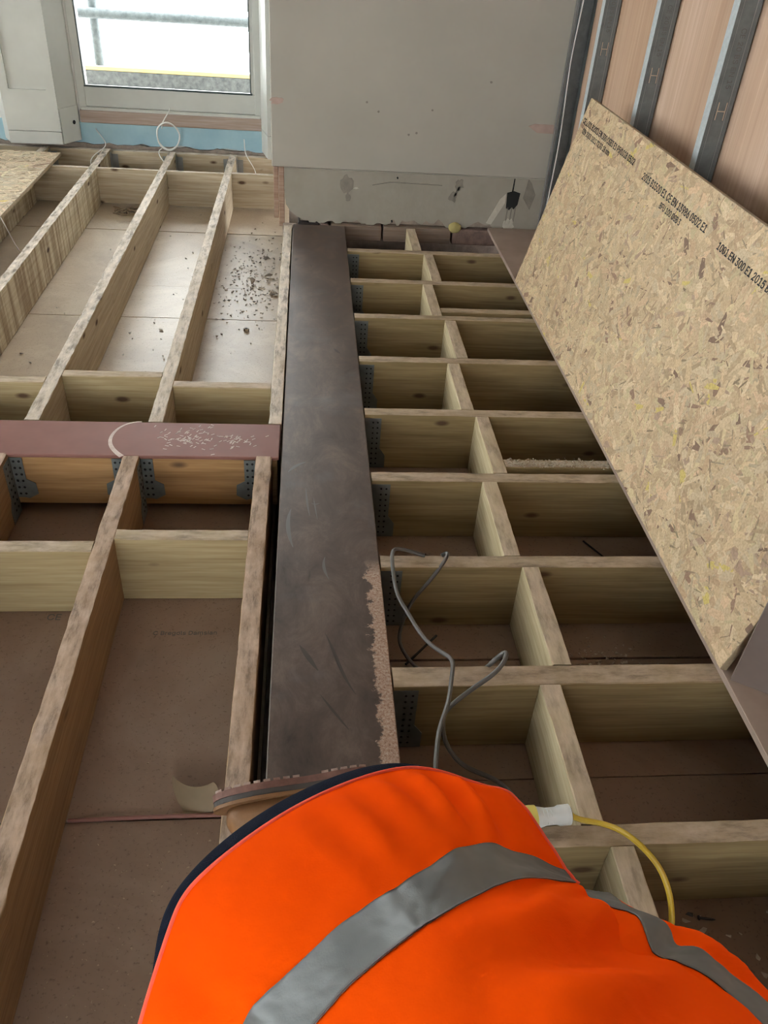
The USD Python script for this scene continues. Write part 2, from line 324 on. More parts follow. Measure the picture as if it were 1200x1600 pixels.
# ------------------------------------------------------------------ the setting: boards below, walls, ceiling
floor = thing('floor', kind='structure')
obj('slab', bx(-4.7, 1.5, -3.6, 6.0, -.55, -.34), MASONRY, floor)
for y0, y1 in zip([-3.6, -.2, 1.045, 2.46, 3.655, 4.04, 4.86], [-.2, 1.045, 2.46, 3.655, 4.04, 4.86, 5.84]):
    t = {3.655: .004, 1.045: .003}.get(y0, .002)
    obj('board', cbx(-4.6, -.098, y0 + .0022, y1 - .0022, ZB - .024, ZB - (.002 if y0 in (-.2, 4.04) else 0), .001), BOARD_LIT if y0 > 2 else BOARD, floor)
for y0, y1 in zip([-3.6, -.1, 1.122, 1.50, 2.30, 3.2], [-.1, 1.122, 1.50, 2.30, 3.2, 4.43]):
    obj('board', cbx(.212, 1.36, y0 + .0022, y1 - .0022, ZB - .024, ZB - (.003 if y0 in (1.122,) else 0), .001), BOARD, floor)
obj('joint_strip', tube([(-.505, 1.043, ZB + .004), (-.34, 1.046, ZB + .005), (-.155, 1.047, ZB + .004)], .0045, 14), REDOX, floor, label='red-brown strip lying in the board joint')
ink = meshkit.text_mesh('C Bregols Damsian', .014, .0006); ink.apply_translation((-.41, 1.60, ZB)); obj('print', ink, GREYCABLE, floor, smooth=False)
ink = meshkit.text_mesh('CE', .022, .0006); ink.apply_translation((-.705, 1.66, ZB)); obj('print', ink, GREYCABLE, floor, smooth=False)

# pier (chimney breast) facing the camera
pier = thing('wall_far', kind='structure')
obj('plaster_face', cbx(-.184, 1.42, 4.44, 4.9, .276, 2.9, .004), PLASTER, pier)
r = np.random.default_rng(3)
low = [(-.118, .278), (1.42, .278), (1.42, -.005)]
xs = np.arange(1.28, -.03, -.022)
low += [(x, .0 + .012 * r.normal() + (.018 if .4 < x < .75 else 0) + (.03 if .9 < x < 1.0 else 0)) for x in xs] + [(-.05, .022), (-.09, .05), (-.112, .085), (-.118, .12)]
obj('lower_plaster', prism_axes(low, 4.452, 4.60, 'y'), PLASTER_LOW, pier)
obj('plaster_lip', tube([(-.115, 4.452, .270), (.4, 4.450, .273), (1.26, 4.452, .272)], .004, 30), PLASTER, pier)
obj('core', bx(-.10, 1.42, 4.60, 4.9, -.34, .28), MASONRY, pier)


def patch(cx, cz, pts, m, y=4.451, t=.0012, name='plaster_scar'):
    obj(name, prism_axes([(cx + a, cz + b) for a, b in pts], y - t, y + .004, 'y'), m, pier)


def blob(w, h, seed, n=16):
    rr = np.random.default_rng(seed); a = np.linspace(0, 2 * np.pi, n, endpoint=False); k = 1 + rr.normal(0, .16, n); return [(w * math.cos(t) * q, h * math.sin(t) * q) for t, q in zip(a, k)]


patch(.205, .20, blob(.034, .045, 1), PLASTER_DARK); patch(.215, .135, blob(.014, .022, 2), PLASTER_DARK); patch(.255, .185, blob(.013, .006, 3), PLASTER_PALE)
patch(.80, .225, blob(.022, .028, 4), PLASTER_DARK); patch(.775, .16, blob(.022, .025, 5), PLASTER_DARK)
patch(.79, .195, [(-.015, -.03), (-.003, -.03), (.02, .02), (.008, .02)], PLASTER_DARK)
patch(.46, .235, [(-.12, -.03), (-.12, -.034), (-.02, -.016), (.25, -.02), (.25, -.016), (-.02, -.011)], PLASTER_DARK, name='crack')
patch(1.10, .165, [(-.035, .03), (-.03, -.05), (-.012, -.06), (0, -.045), (.012, -.055), (.03, -.03), (.036, .03), (.0, .04)], HOLE, name='hole')
patch(1.093, .235, [(-.004, -.04), (.004, -.04), (.005, .05), (0, .05)], HOLE, name='slot')
for dx in (-.022, .0, .02): patch(1.10 + dx, .08, [(-.003, -.05), (.002, -.05), (.006, .04), (-.002, .04)], PLASTER_DARK, name='crack')
patch(1.10, .03, blob(.03, .035, 8), PLASTER_PALE); patch(1.03, .10, [(-.06, -.07), (-.03, -.075), (.03, .04), (.03, .09), (.0, .06)], PLASTER_PALE)
patch(1.19, .19, [(-.035, -.02), (-.02, .08), (.0, .06), (.03, .0), (.01, -.08)], PLASTER_DARK); patch(.455, .02, blob(.005, .006, 9), HOLE, name='hole'); patch(.47, .245, blob(.005, .005, 9), HOLE, name='hole')
patch(-.155, .585, blob(.032, .016, 11), PINK_PATCH, 4.439); patch(1.20, .52, [(-.08, .01), (-.05, .022), (.05, .022), (.06, -.02), (-.03, -.02)], PINK_PATCH, 4.439)
for x, z in ((.35, .56), (.62, .58), (.55, .47), (.90, .72), (.29, .60), (.51, .46)): patch(x, z, blob(.006, .005, int(x * 100)), PLASTER_DARK, 4.439, name='pit')
for i, (x0, x1) in enumerate(((-.05, .065), (.07, .115), (.125, .40), (.41, .78), (.79, 1.36))):   # bricks and packing under the broken plaster
    m = (DARKSTEEL, BRICK, OLDWOOD, OLDWOOD, BRICK)[i]
    obj('brick' if i != 2 else 'packing_timber', cbx(x0, x1, 4.425 + .02 * (i == 0), 4.60, -.085, -.004, .004), m, pier)
    obj('brick', cbx(x0 + .01, x1 - .01, 4.46, 4.60, .0, .05, .004), MASONRY, pier)
foam = trimesh.creation.icosphere(2, 1); v = np.array(foam.vertices); foam.vertices = v * (1 + .35 * (meshkit.fbm(v * 2 + 5)[:, None] - .5)) * (.036, .02, .03) + (.80, 4.435, .002); obj('foam_blob', foam, YELLOWFOAM, pier, label='yellow foam filler')
obj('end_block', cbx(-.13, -.055, 4.38, 4.46, -.07, -.012, .004), MASONRY, pier)

# window wall
WY = 5.865
winwall = thing('wall_window', kind='structure')
obj('masonry', cat_(bx(-4.6, -1.46, WY, WY + .3, -.34, 2.9), bx(-.30, 1.36, WY, WY + .3, -.34, 2.9), bx(-1.46, -.30, WY, WY + .3, 2.45, 2.9), bx(-1.46, -.30, WY + .01, WY + .3, -.34, .19)), WHITE_WALL, winwall)
r = np.random.default_rng(5)
obj('blue_strip', prism_axes([(-2.6, .131)] + [(-.30, .131)] + [(x, .004 + .008 * r.normal()) for x in np.arange(-.30, -2.6, -.06)], WY - .012, WY + .01, 'y'), BLUE, winwall, label='blue painted strip')
obj('timber_strip', cbx(-1.46, -.30, WY - .02, WY + .01, .131, .205, .004), SILLWOOD, winwall, label='bare pinkish timber strip under sash')
obj('rough_footing', prism_axes([(-2.6, .0)] + [(x, .004 + .007 * r.normal()) for x in np.arange(-2.55, -.2, .05)] + [(-.2, -.05), (-2.6, -.05)], WY - .03, WY + .02, 'y'), MASONRY, winwall)
win = thing('window_1', kind='structure')
fx0, fx1, fz0, fz1 = -1.46, -.30, .20, 2.45
fr = cat_(cbx(fx0, fx0 + .045, WY, WY + .09, fz0, fz1), cbx(fx1 - .045, fx1, WY, WY + .09, fz0, fz1), cbx(fx0, fx1, WY, WY + .09, fz1 - .05, fz1))
obj('frame', fr, JOINERY, win)
sx0, sx1, sz0, sz1 = fx0 + .038, fx1 - .058, .342, fz1 - .09
obj('bottom_rail', cbx(fx0 + .02, fx1 - .02, WY + .008, WY + .07, .222, sz0, .005), JOINERY, win)
obj('sash_stile', cbx(fx0 + .03, sx0 + .012, WY + .014, WY + .07, .25, fz1 - .04), JOINERY, win); obj('sash_stile', cbx(sx1 - .012, fx1 - .03, WY + .014, WY + .07, .25, fz1 - .04), JOINERY, win)
obj('bead', cbx(fx0 + .01, fx1 - .01, WY - .012, WY + .03, .203, .222, .003), JOINERY, win)
g = .006
obj('gasket', cat_(bx(sx0 + .008, sx0 + .008 + g, WY + .012, WY + .03, sz0, sz1), bx(sx1 - .008 - g, sx1 - .008, WY + .012, WY + .03, sz0, sz1), bx(sx0, sx1, WY + .006, WY + .03, sz0 - .004, sz0 + g)), GASKET, win)
obj('pane', bx(sx0 + .005, sx1 - .005, WY + .032, WY + .036, sz0, sz1), GLASS, win, smooth=False)
for x in (-1.13, -.555):
    vent = trimesh.creation.cylinder(.02, .006, sections=24); v = np.array(vent.vertices); v[:, 1] = np.maximum(v[:, 1], -.004); vent.vertices = np.column_stack([v[:, 0] * 1.15, WY + .006 + v[:, 2], .276 + v[:, 1] * .9])
    trimesh.repair.fix_normals(vent); obj('drain_cap', vent, GREYCABLE, win, label='small grey half-round cap')
for k in (-1, 1): pass

# panelled boxed linings beside the window
lin = thing('trim_1', kind='structure')
foot = [(-1.471, 5.862), (-1.473, 5.832), (-1.549, 5.697), (-1.87, 5.681), (-1.935, 5.80), (-1.935, 5.862)]
obj('casing', prism(foot, .028, 2.9), JOINERY, lin)
pz = .34
px0, px1, yy = -1.82, -1.603, 5.69


def face(x): return 5.697 - (x + 1.549) * (.016 / .321) * -1 * -1 if False else 5.697 + (x + 1.549) * (.016 / .321)


def strip_on_face(x0, x1, z0, z1, out): return prism([(x0, face(x0) - out), (x1, face(x1) - out), (x1, face(x1) + .004), (x0, face(x0) + .004)], z0, z1)


obj('panel_stile', strip_on_face(-1.603, -1.549, .105, 2.9, .012), JOINERY, lin); obj('panel_stile', strip_on_face(-1.868, -1.82, .105, 2.9, .012), JOINERY, lin)
obj('panel_rail', strip_on_face(-1.82, -1.603, .105, pz, .012), JOINERY, lin)
obj('plinth', strip_on_face(-1.866, -1.549, .03, .102, .014), JOINERY, lin)
ret = np.array([-1.473 + 1.549, 5.832 - 5.697]); ret /= np.linalg.norm(ret); rn = np.array([ret[1], -ret[0]])
q0, q1 = np.array([-1.549, 5.697]), np.array([-1.473, 5.832])
obj('plinth_return', prism([q0, q0 + rn * .006, q1 + rn * .006, q1], .03, .235), JOINERY, lin)
hole = disc((0, 0, 0), .012, 'z', .003, 20); a = trimesh.geometry.align_vectors((0, 0, 1), (rn[0], rn[1], 0)); hole.apply_transform(a); c = q0 + (q1 - q0) * .72 + rn * .0065; hole.apply_translation((c[0], c[1], .142)); obj('round_hole', hole, HOLE, lin)
lin = thing('trim_2', kind='structure')
obj('casing', prism([(-.302, 5.862), (-.302, 5.80), (-.255, 5.60), (-.10, 5.60), (-.10, 5.862)], .16, 2.9), JOINERY, lin)
obj('casing_foot', prism([(-.302, 5.862), (-.302, 5.80), (-.255, 5.60), (-.10, 5.60), (-.10, 5.862)], .02, .157), JOINERY, lin)
struct('trim_3', cat_(cbx(-.19, .2, 4.9, 5.6, .03, 2.9, .003)), PLASTER)
bat = thing('trim_4', kind='structure')
obj('batten', cbx(-.177, -.152, 4.475, 4.50, .005, .268, .002), BATTEN, bat); obj('batten', cbx(-.150, -.122, 4.465, 4.50, -.035, .27, .002), BATTEN, bat)

# the rest of the room, with the other windows that light it (outside the frame)
struct('ceiling', bx(-4.6, 1.5, -3.5, 6.1, 2.9, 3.0), WHITE_WALL)
wl = []
for y0, y1 in ((-3.5, .6), (2.3, 3.6), (5.3, 6.1)): wl.append(bx(-4.75, -4.6, y0, y1, .35, 2.6))
wl += [bx(-4.75, -4.6, -3.5, 6.16, -.34, .35), bx(-4.75, -4.6, -3.5, 6.16, 2.6, 2.9)]
struct('wall_left', cat_(*wl), WHITE_WALL)
wb = [bx(a, b, -3.65, -3.5, .35, 2.6) for a, b in ((-4.75, -3.6), (-2.0, -1.3), (.3, 1.5))] + [bx(-4.75, 1.5, -3.65, -3.5, -.34, .35), bx(-4.75, 1.5, -3.65, -3.5, 2.6, 2.9)]
struct('wall_back', cat_(*wb), WHITE_WALL)
for i, (ax, a, b) in enumerate((('x', .6, 2.3), ('x', 3.6, 5.3), ('y', -3.6, -2.0), ('y', -1.3, .3))):
    w = thing(f'window_{i + 2}', kind='structure')
    def fb(p, q, z0, z1, t0, t1): return cbx(-4.70 + t0, -4.70 + t1, p, q, z0, z1) if ax == 'x' else cbx(p, q, -3.60 + t0, -3.60 + t1, z0, z1)
    mid = (a + b) / 2
    obj('frame', cat_(fb(a, a + .06, .35, 2.6, 0, .07), fb(b - .06, b, .35, 2.6, 0, .07), fb(a, b, .35, .41, 0, .07), fb(a, b, 2.54, 2.6, 0, .07), fb(mid - .03, mid + .03, .35, 2.6, 0, .07)), JOINERY, w)
    for p, q in ((a + .06, mid - .03), (mid + .03, b - .06)): obj('pane', fb(p, q, .41, 2.54, .03, .034), GLASS, w, smooth=False)

# right-hand wall: plywood sheathing on the far side of the metal studs
wr = thing('wall_right', kind='structure')
for y0, y1 in zip((-3.5, -2.06, -.84, .38, 1.60, 2.82, 4.04), (-2.06, -.84, .38, 1.60, 2.82, 4.04, 4.44)):
    obj('plywood_sheet', cbx(1.345, 1.36, y0 + .001, y1 - .001, -.34, 2.9, .001), PLY, wr)

# ------------------------------------------------------------------ metal studs
SX = 1.27
stud_names = {2.747: 'galvanised metal stud with a clear punched H, farthest right in the picture',
              3.382: 'galvanised metal stud with a bright flange, second from the camera, rising behind the leaning board',
              4.037: 'narrow galvanised metal stud behind the far top corner of the leaning strand board'}


def stud(y, label, near=True, marks=True):
    t = thing('metal_stud', label, 'metal stud', (SX, y, 0), group=None)
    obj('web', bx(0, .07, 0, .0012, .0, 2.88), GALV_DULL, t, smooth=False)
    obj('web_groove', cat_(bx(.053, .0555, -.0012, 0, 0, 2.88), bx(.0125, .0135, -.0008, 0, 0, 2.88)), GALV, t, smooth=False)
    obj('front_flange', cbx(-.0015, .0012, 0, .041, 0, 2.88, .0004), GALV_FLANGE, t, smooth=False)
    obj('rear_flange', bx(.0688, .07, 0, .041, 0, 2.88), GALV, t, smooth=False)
    obj('lip', cat_(bx(0, .008, .040, .041, 0, 2.88), bx(.062, .07, .040, .041, 0, 2.88)), GALV, t, smooth=False)
    if marks:
        for zc in (.94, 1.54):
            obj('punched_slot', cat_(bx(.021, .0235, -.0012, .0001, zc - .026, zc + .026), bx(.047, .0495, -.0012, .0001, zc - .026, zc + .026), bx(.0235, .047, -.0012, .0001, zc - .0015, zc + .0015)), PALE_SLOT, t, smooth=False, label='pale H-shaped punched slot')
        tx = meshkit.text_mesh('CE 20 BS EN 15', .016, .0006); v = np.array(tx.vertices)      # reads down the web
        tx.vertices = np.column_stack([.028 + v[:, 1], -.0004 - v[:, 2], 1.17 - v[:, 0]]); trimesh.repair.fix_normals(tx); obj('print', tx, GREYCABLE, t, smooth=False)
    return t


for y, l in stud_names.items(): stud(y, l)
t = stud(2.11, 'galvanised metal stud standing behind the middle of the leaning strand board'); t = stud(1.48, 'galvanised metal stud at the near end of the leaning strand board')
corner = thing('wall_channel', 'dark galvanised channel fixed up the right-hand end of the plastered wall', 'metal channel', (1.255, 4.44, 0))
obj('back', bx(.0, .012, -.03, -.001, -.0, 2.88), GALV, corner, smooth=False)
obj('web', bx(.016, .086, -.0025, -.001, -.0, 2.88), GALV_DULL, corner, smooth=False)
obj('flange', bx(.0145, .016, -.045, -.001, .0, 2.88), GALV_DULL, corner, smooth=False); obj('flange', bx(.086, .0875, -.045, -.001, .0, 2.88), GALV_DULL, corner, smooth=False)
obj('wall_wire', tube([(1.262, 4.38, 2.6), (1.262, 4.36, 1.7), (1.26, 4.34, 1.09), (1.24, 4.30, .85), (1.245, 4.28, .60), (1.235, 4.24, .38), (1.21, 4.18, .05)], .003, 40), WHITECABLE, label='thin pale wire hanging down the metal channel in the far corner', cat='wire')

# ------------------------------------------------------------------ steel beams
beam = thing('steel_beam', 'long dark steel beam with a mill-scale top running up the middle of the floor', 'steel beam', (0, 0, 0))
obj('top_flange', cbx(-.075, .198, -1.2, 4.40, -.016, 0, .0025), STEEL, beam)
obj('web', bx(.055, .068, -1.2, 4.40, -.26, -.016), DARKSTEEL, beam); obj('bottom_flange', cbx(-.075, .198, -1.2, 4.40, -.276, -.26, .002), DARKSTEEL, beam)
def smear(parent, pts, w, m, lab=None):           # a tapered smudge lying on a level top
    A = spline([at(x, y, 0) for x, y in pts], 20); w = np.sin(np.linspace(.12, 3.0, 20)) * w; d = np.gradient(A, axis=0); d /= np.linalg.norm(d, axis=1)[:, None]; n = np.column_stack([-d[:, 1], d[:, 0]])
    obj('smear', prism(np.vstack([A[:, :2] + n * w[:, None], (A[:, :2] - n * w[:, None])[::-1]]), -.0002, .0003), m, parent, smooth=False, label=lab)


for pts, w in (([(468, 1008), (480, 1025), (497, 1048)], .006), ([(508, 990), (520, 1015), (535, 1050), (556, 1085)], .004), ([(522, 545), (527, 549), (531, 552)], .006), ([(500, 1085), (520, 1110), (545, 1140)], .003)): smear(beam, pts, w, SMEAR_DARK, 'dark scrape mark')
for pts, w in (([(478, 762), (480, 785), (484, 806)], .003), ([(490, 778), (492, 790), (496, 812)], .002), ([(455, 795), (450, 820), (458, 855)], .006), ([(508, 870), (506, 885), (514, 905)], .004), ([(486, 786), (492, 788), (499, 786)], .002), ([(450, 738), (463, 728), (478, 722)], .006)): smear(beam, pts, w, SMEAR_PALE, 'pale wiped mark')
red = thing('red_steel_beam', 'flat red-brown steel beam with pale scuffs crossing the floor on the left', 'steel beam', (0, 0, 0))
obj('top_flange', cbx(-2.6, -.083, 2.147, 2.347, -.012, 0, .0025), REDOX, red)
obj('web', bx(-2.6, -.083, 2.24, 2.252, -.215, -.012), DARKSTEEL, red)
sc = []
r = np.random.default_rng(11)
for k in range(120):                             # a boot print of pale nicks
    px, py = (r.normal(298, 26), r.normal(682, 11)) if k < 80 else (r.normal(365, 18), r.normal(687, 7))
    p = at(px, py, 0)
    if not (2.153 < p[1] < 2.341 and p[0] < -.09): continue
    b = bx(-.0062, .0062, -.0017, .0017, -.0003, .0005); b.apply_transform(trimesh.transformations.rotation_matrix(r.choice([.6, 1.1, -.4]) + r.normal(0, .2), (0, 0, 1))); b.apply_translation(p); sc.append(b)
obj('boot_print', cat_(*sc), SCUFF, red, smooth=False, kind='stuff', label='pale boot print of small nicks')
arc = [at(x, y, 0) for x, y in ((222, 659), (195, 664), (178, 676), (172, 690), (177, 702), (190, 713))]
A = spline(arc, 24); w = np.linspace(.3, 1, 24) * .008; d = np.gradient(A, axis=0); d /= np.linalg.norm(d, axis=1)[:, None]; nn = np.column_stack([-d[:, 1], d[:, 0]])
obj('curved_scuff', prism(np.vstack([A[:, :2] + nn * w[:, None], (A[:, :2] - nn * w[:, None])[::-1]]), -.0002, .0004), SCUFF, red, smooth=False, label='pale curved scuff')
tr = obj('trimmer_joist', timber_mesh(2.0, .05, .178, seed=4), T_RED, label='knotty orange-brown timber trimmer packed under the red steel beam', cat='timber', loc=(-2.09, 2.182, -.0135))

# ------------------------------------------------------------------ joists, noggings, hangers
HP = [(0, -.014), (.058, -.014), (.058, -.135), (.078, -.165), (.078, -.216), (0, -.216)]


def hanger_at_end(t, w=.047, x=0.0, sides=(-1, 1), seed=0):       # U-shaped hanger round the end of a joist that starts at local x
    for s in sides:
        y0, y1 = sorted((s * (w / 2 + .0006), s * (w / 2 + .0022)))
        h = obj('joist_hanger', prism_axes([(x + a, b) for a, b in HP], y0, y1, 'y'), GALV_DULL, t, smooth=False, label='dull grey metal hanger')
        nl = [disc((x + cx, s * (w / 2 + .0024), z), .0032, 'y', .0012, 8) for cx in (.03, .046) for z in np.arange(-.03, -.2, -.021)]
        props(obj('nail_holes', cat_(*nl), HOLE, h, smooth=False), kind='stuff')


ROWS = [4.04, 3.64, 3.245, 2.845, 2.445, 2.052, 1.652, 1.248, .842, .44, .04, -.36, -.76]
JL = ['joist end on the right of the steel beam that lies closest to the far wall', None]
for i, y in enumerate(ROWS):
    lab = f'timber joist joining the dark steel beam on its right side, {ORD[i]} from the far wall'
    t = thing('floor_joist', lab, 'joist', (.201, y, 0), group=None)
    obj('timber', timber_mesh(1.14, .047 + (.012 if i == 7 else 0), .2185, seed=20 + i), (T_GREEN, T_GREEN, T_GREEN, T_GREEN, T_GREEN, T_GREEN, T_GREEN, T_GREEN, T_GREEN)[i % 9], t)
    hanger_at_end(t, .047 + (.012 if i == 7 else 0))
NOG = [(.555, 4.07, 4.24), (.606, None, None), (.556, None, None), (.607, None, None), (.564, None, None), (.608, None, None), (.565, None, None), (.606, None, None), (.563, None, None), (.608, None, None), (.562, None, None)]
for i, (x, a, b) in enumerate(NOG):
    if i == 0: a, b = ROWS[0] + .024, 4.40; lab = 'short timber nogging between the far wall and the first joist right of the steel beam'
    else: a, b = ROWS[i] + .0245 + (.006 if i == 7 else 0), ROWS[i - 1] - .0245 - (.006 if i == 8 else 0); lab = f'short timber nogging between the {ORD[i - 1]} and {ORD[i]} joists right of the steel beam'
    obj('nogging', timber_mesh(b - a, .047, .2185, seed=60 + i), T_PALE, label=lab, cat='nogging', loc=(x, a, 0), rotz=90)
for (x0, y, rows, k) in ((.633, 2.135, 'fifth and sixth', 1), (.582, 3.335, 'second and third', 0)):
    obj('nogging', timber_mesh(1.30 - x0, .045, .09, seed=80 + k), T_GREEN, label=f'low cross nogging{" covered in sawdust" if k else ""} between {rows} joists right of the steel beam', cat='nogging', loc=(x0, y, -.002))
r = np.random.default_rng(13)
obj('sawdust', chips([(r.uniform(.64, 1.0), r.normal(2.135, .010), -.002) for _ in range(700)], r.uniform(.0015, .0045, 700), 5), CHALK, label='pale sawdust lying along the low cross nogging', cat='sawdust', kind='stuff', smooth=False)

LJ = [(-.103, 2.36, 4.36, 'edge')]
obj('floor_joist', timber_mesh(4.375 - 2.352, .043, .218, rough=.002, seed=101), T_FAR, label='paint-spotted timber joist hard against the left edge of the dark steel beam', cat='joist', loc=(-.101, 2.352, 0), rotz=90)
for k, (x, lab, m) in enumerate(((-.490, 'long joist between red beam and window, just left of the rubble', T_FAR), (-.882, 'long joist between red beam and window, second from the dark steel beam', T_FAR),
                                 (-1.297, 'timber joist with dark streaks down its side, third from the dark steel beam', T_STREAK), (-1.682, 'timber joist under the edge of the loose strand board at the far left', T_STREAK), (-2.08, 'timber joist under the loose strand board, farthest to the left', T_FAR))):
    t = thing('floor_joist', lab, 'joist', (x, 2.352, 0), 90)
    obj('timber', timber_mesh(5.76 - 2.352, .047, .2185, rough=.002, seed=110 + k), m, t)
    h = []
    for s in (-1, 1):
        hh = obj('joist_hanger', cat_(prism_axes([(3.408 - a, b) for a, b in HP], *sorted((s * .0241, s * .0257)), 'y'), bx(3.4035, 3.405, *sorted((s * .0241, s * .064)), -.2, -.03)), GALV, t, smooth=False, label='pale metal hanger')
end = obj('trimmer_joist', timber_mesh(2.6, .045, .20, seed=130), T_FAR, label='end trimmer joist along the foot of the window wall', cat='timber', loc=(-2.7, 5.785, -.012))
def nogging_x(x0, x1, y, lab, m, h=.2185, w=.044, seed=0): return obj('nogging', timber_mesh(x1 - x0, w, h, seed=seed), m, label=lab, cat='nogging', loc=(x0, y, 0))
XC = [-.103, -.490, -.882, -1.297, -1.682, -2.08]
for k in range(4):
    a = XC[k + 1] + .0245; b = XC[k] - (.0225 if k == 0 else .0245)
    if k == 0: b = -.20
    nogging_x(a, b, 5.31 if k else 5.325, f'thin nogging near the window, {ORD[k]} from the dark steel beam', T_FAR, .205, .03, 140 + k)
for k in range(4):
    a = XC[k + 1] + .0245; b = XC[k] - (.0225 if k == 0 else .0245)
    nogging_x(a, b, (2.612, 2.677, 2.622, 2.64)[k], f'nogging just beyond the red steel beam, {ORD[k]} from the dark steel beam', T_NOG, seed=150 + k)
nearx = [(-.1305, 'timber joist beside the open gap along the left of the dark steel beam', T_NEAR), (-.534, 'long timber joist left of the open bay, running from the red beam toward the camera', T_NEAR), (-.925, 'timber joist just inside the left edge of the picture, in front of the red beam', T_NEAR), (-1.33, 'timber joist outside the left edge, in front of the red beam', T_NEAR)]
for k, (x, lab, m) in enumerate(nearx):
    y0 = -1.2
    t = thing('floor_joist', lab, 'joist', (x, y0, 0), 90)
    L = 2.153 - y0
    obj('timber', timber_mesh(L, .049, .2185, rough=.002, seed=160 + k), m, t)
    for s in (-1, 1):
        if k == 0 and s == -1: continue
        h = obj('joist_hanger', cat_(prism_axes([(L - a, b) for a, b in HP], *sorted((s * .0249, s * .0265)), 'y'), bx(L - .0008, L + .0004, *sorted((s * .0249, s * .062)), -.165, -.016),
                                     prism_axes([(s * .03, -.115), (s * .062, -.095), (s * .088, -.11), (s * .09, -.15), (s * .06, -.168), (s * .03, -.16)], L - .0016, L - .0008, 'x')), GALV_DULL, t, smooth=False, label='dull grey metal hanger with nail holes')
        nl = [disc((L - .0012, s * yy, z), .004, 'x', .0012, 8) for yy in (.036, .052) for z in np.arange(-.03, -.16, -.024)] + [disc((L - xx, s * .0268, z), .004, 'y', .0012, 8) for xx in (.02, .042) for z in np.arange(-.03, -.2, -.026)]
        props(obj('nail_holes', cat_(*nl), HOLE, h, smooth=False), kind='stuff')
for k, (a, b, y, lab) in enumerate(((-.509, -.1555, 1.762, 'dusty nogging across the near left bay, in front of the red beam'), (-.900, -.559, 1.712, 'dusty nogging at the left edge in front of the red beam'),
                                    (-1.305, -.950, 1.74, 'nogging outside the left edge in front of the red beam'))):
    nogging_x(a, b, y, lab, T_NOG, seed=170 + k)

# ------------------------------------------------------------------ boards lying and leaning
obj('flat_board', cbx(.976, 1.338, .30, 4.415, .0, .018, .0015), DECKBOARD, label='flat brown board laid on the joists along the foot of the stud wall', cat='board')
FLAKE_COL = np.array([(.60, .485, .34), (.64, .525, .375), (.57, .455, .315), (.55, .43, .295), (.67, .565, .42), (.51, .395, .27), (.60, .48, .345), (.62, .495, .34), (.54, .455, .34), (.50, .37, .255), (.63, .475, .34), (.62, .535, .36)])


def strand_board(name, label, mat4, L, Wd, n, seed, bleach=1.0, lettering=False):
    t = thing(name, label, 'strand board', mat=mat4)
    obj('core', cbx(0, L, 0, Wd, -.018, 0, .0012), OSBBASE, t)
    r = np.random.default_rng(seed); V, F, Cc = [], [], []
    for k in range(n):
        cx, cy = r.uniform(0, L), r.uniform(0, Wd); big = r.random() < .55
        l, w = (r.uniform(.026, .060), r.uniform(.004, .0145)) if big else (r.uniform(.012, .036), r.uniform(.0010, .0038))
        a = r.normal(0, .95) + (math.pi if r.random() < .5 else 0); m = 7
        top = np.array([(-l, -w * r.uniform(.5, 1)), (-l * .3, -w), (l * .5, -w * r.uniform(.8, 1.1)), (l * r.uniform(.8, 1.05), -w * r.uniform(-.2, .7)), (l * r.uniform(.7, 1), w * r.uniform(.4, 1)), (0, w), (-l * r.uniform(.8, 1.1), w * r.uniform(.2, .9))])
        top = top @ np.array([[math.cos(a), math.sin(a)], [-math.sin(a), math.cos(a)]]) + (cx, cy)
        top[:, 0] = np.clip(top[:, 0], .0015, L - .0015); top[:, 1] = np.clip(top[:, 1], .0015, Wd - .0015)
        z = .0001 + .0011 * r.random() + (top - (cx, cy)) @ (r.normal(0, .009, 2))
        base = len(V); V += [(*p, max(q, .00005)) for p, q in zip(top, z)]
        F += [(base, base + j, base + j + 1) for j in range(1, m - 1)]
        u = r.random()
        c = FLAKE_COL[r.integers(len(FLAKE_COL))] * ((1.06, .98, .86) if lettering else (1.0, 1.02, 1.03)) * r.uniform(.80, 1.06)
        if u < .025: c = np.array((.27, .165, .11)) * r.uniform(.8, 1.3)
        elif u < .05: c = np.array((.44, .30, .21))
        elif u < .058: c = np.array((.64, .50, .16))
        elif not big and u < .32: c = c * .55
        Cc += [np.clip(c * bleach, 0, .95)] * m
    g = UsdGeom.Mesh.Define(stage, path_for(t, 'strands'))
    g.CreatePointsAttr(Vt.Vec3fArray.FromNumpy(np.array(V, np.float32))); g.CreateFaceVertexCountsAttr(Vt.IntArray.FromNumpy(np.full(len(F), 3, np.int32)))
    g.CreateFaceVertexIndicesAttr(Vt.IntArray.FromNumpy(np.array(F, np.int32).ravel())); g.CreateSubdivisionSchemeAttr('none')
    UsdGeom.PrimvarsAPI(g).CreatePrimvar('flake', Sdf.ValueTypeNames.Color3fArray, 'vertex').Set(Vt.Vec3fArray.FromNumpy(np.array(Cc, np.float32)))
    UsdShade.MaterialBindingAPI.Apply(g.GetPrim()).Bind(STRAND); props(g.GetPrim(), kind='stuff', label='pressed wood strands')
    if lettering:
        for s, x, v, hgt in (('CE 1001 B2001 EN 300 OSB3 E1 P5 1018 0502', .02, .715, .021), ('DIN 2003 1811 T2 TG 18 mm', .06, .683, .019), ('2015 B1500 E1 CE EN 13986 0502 E1', .80, .700, .022), ('BFU 100 OSB 3', 1.02, .668, .018), ('1001 EN 300 E1 2015 B1500 OSB3', 1.46, .690, .02)):
            tx = meshkit.text_mesh(s, hgt, .0004, bold=True); tx.apply_translation((x, v, .0016)); obj('print', tx, INK, t, smooth=False)
    return t


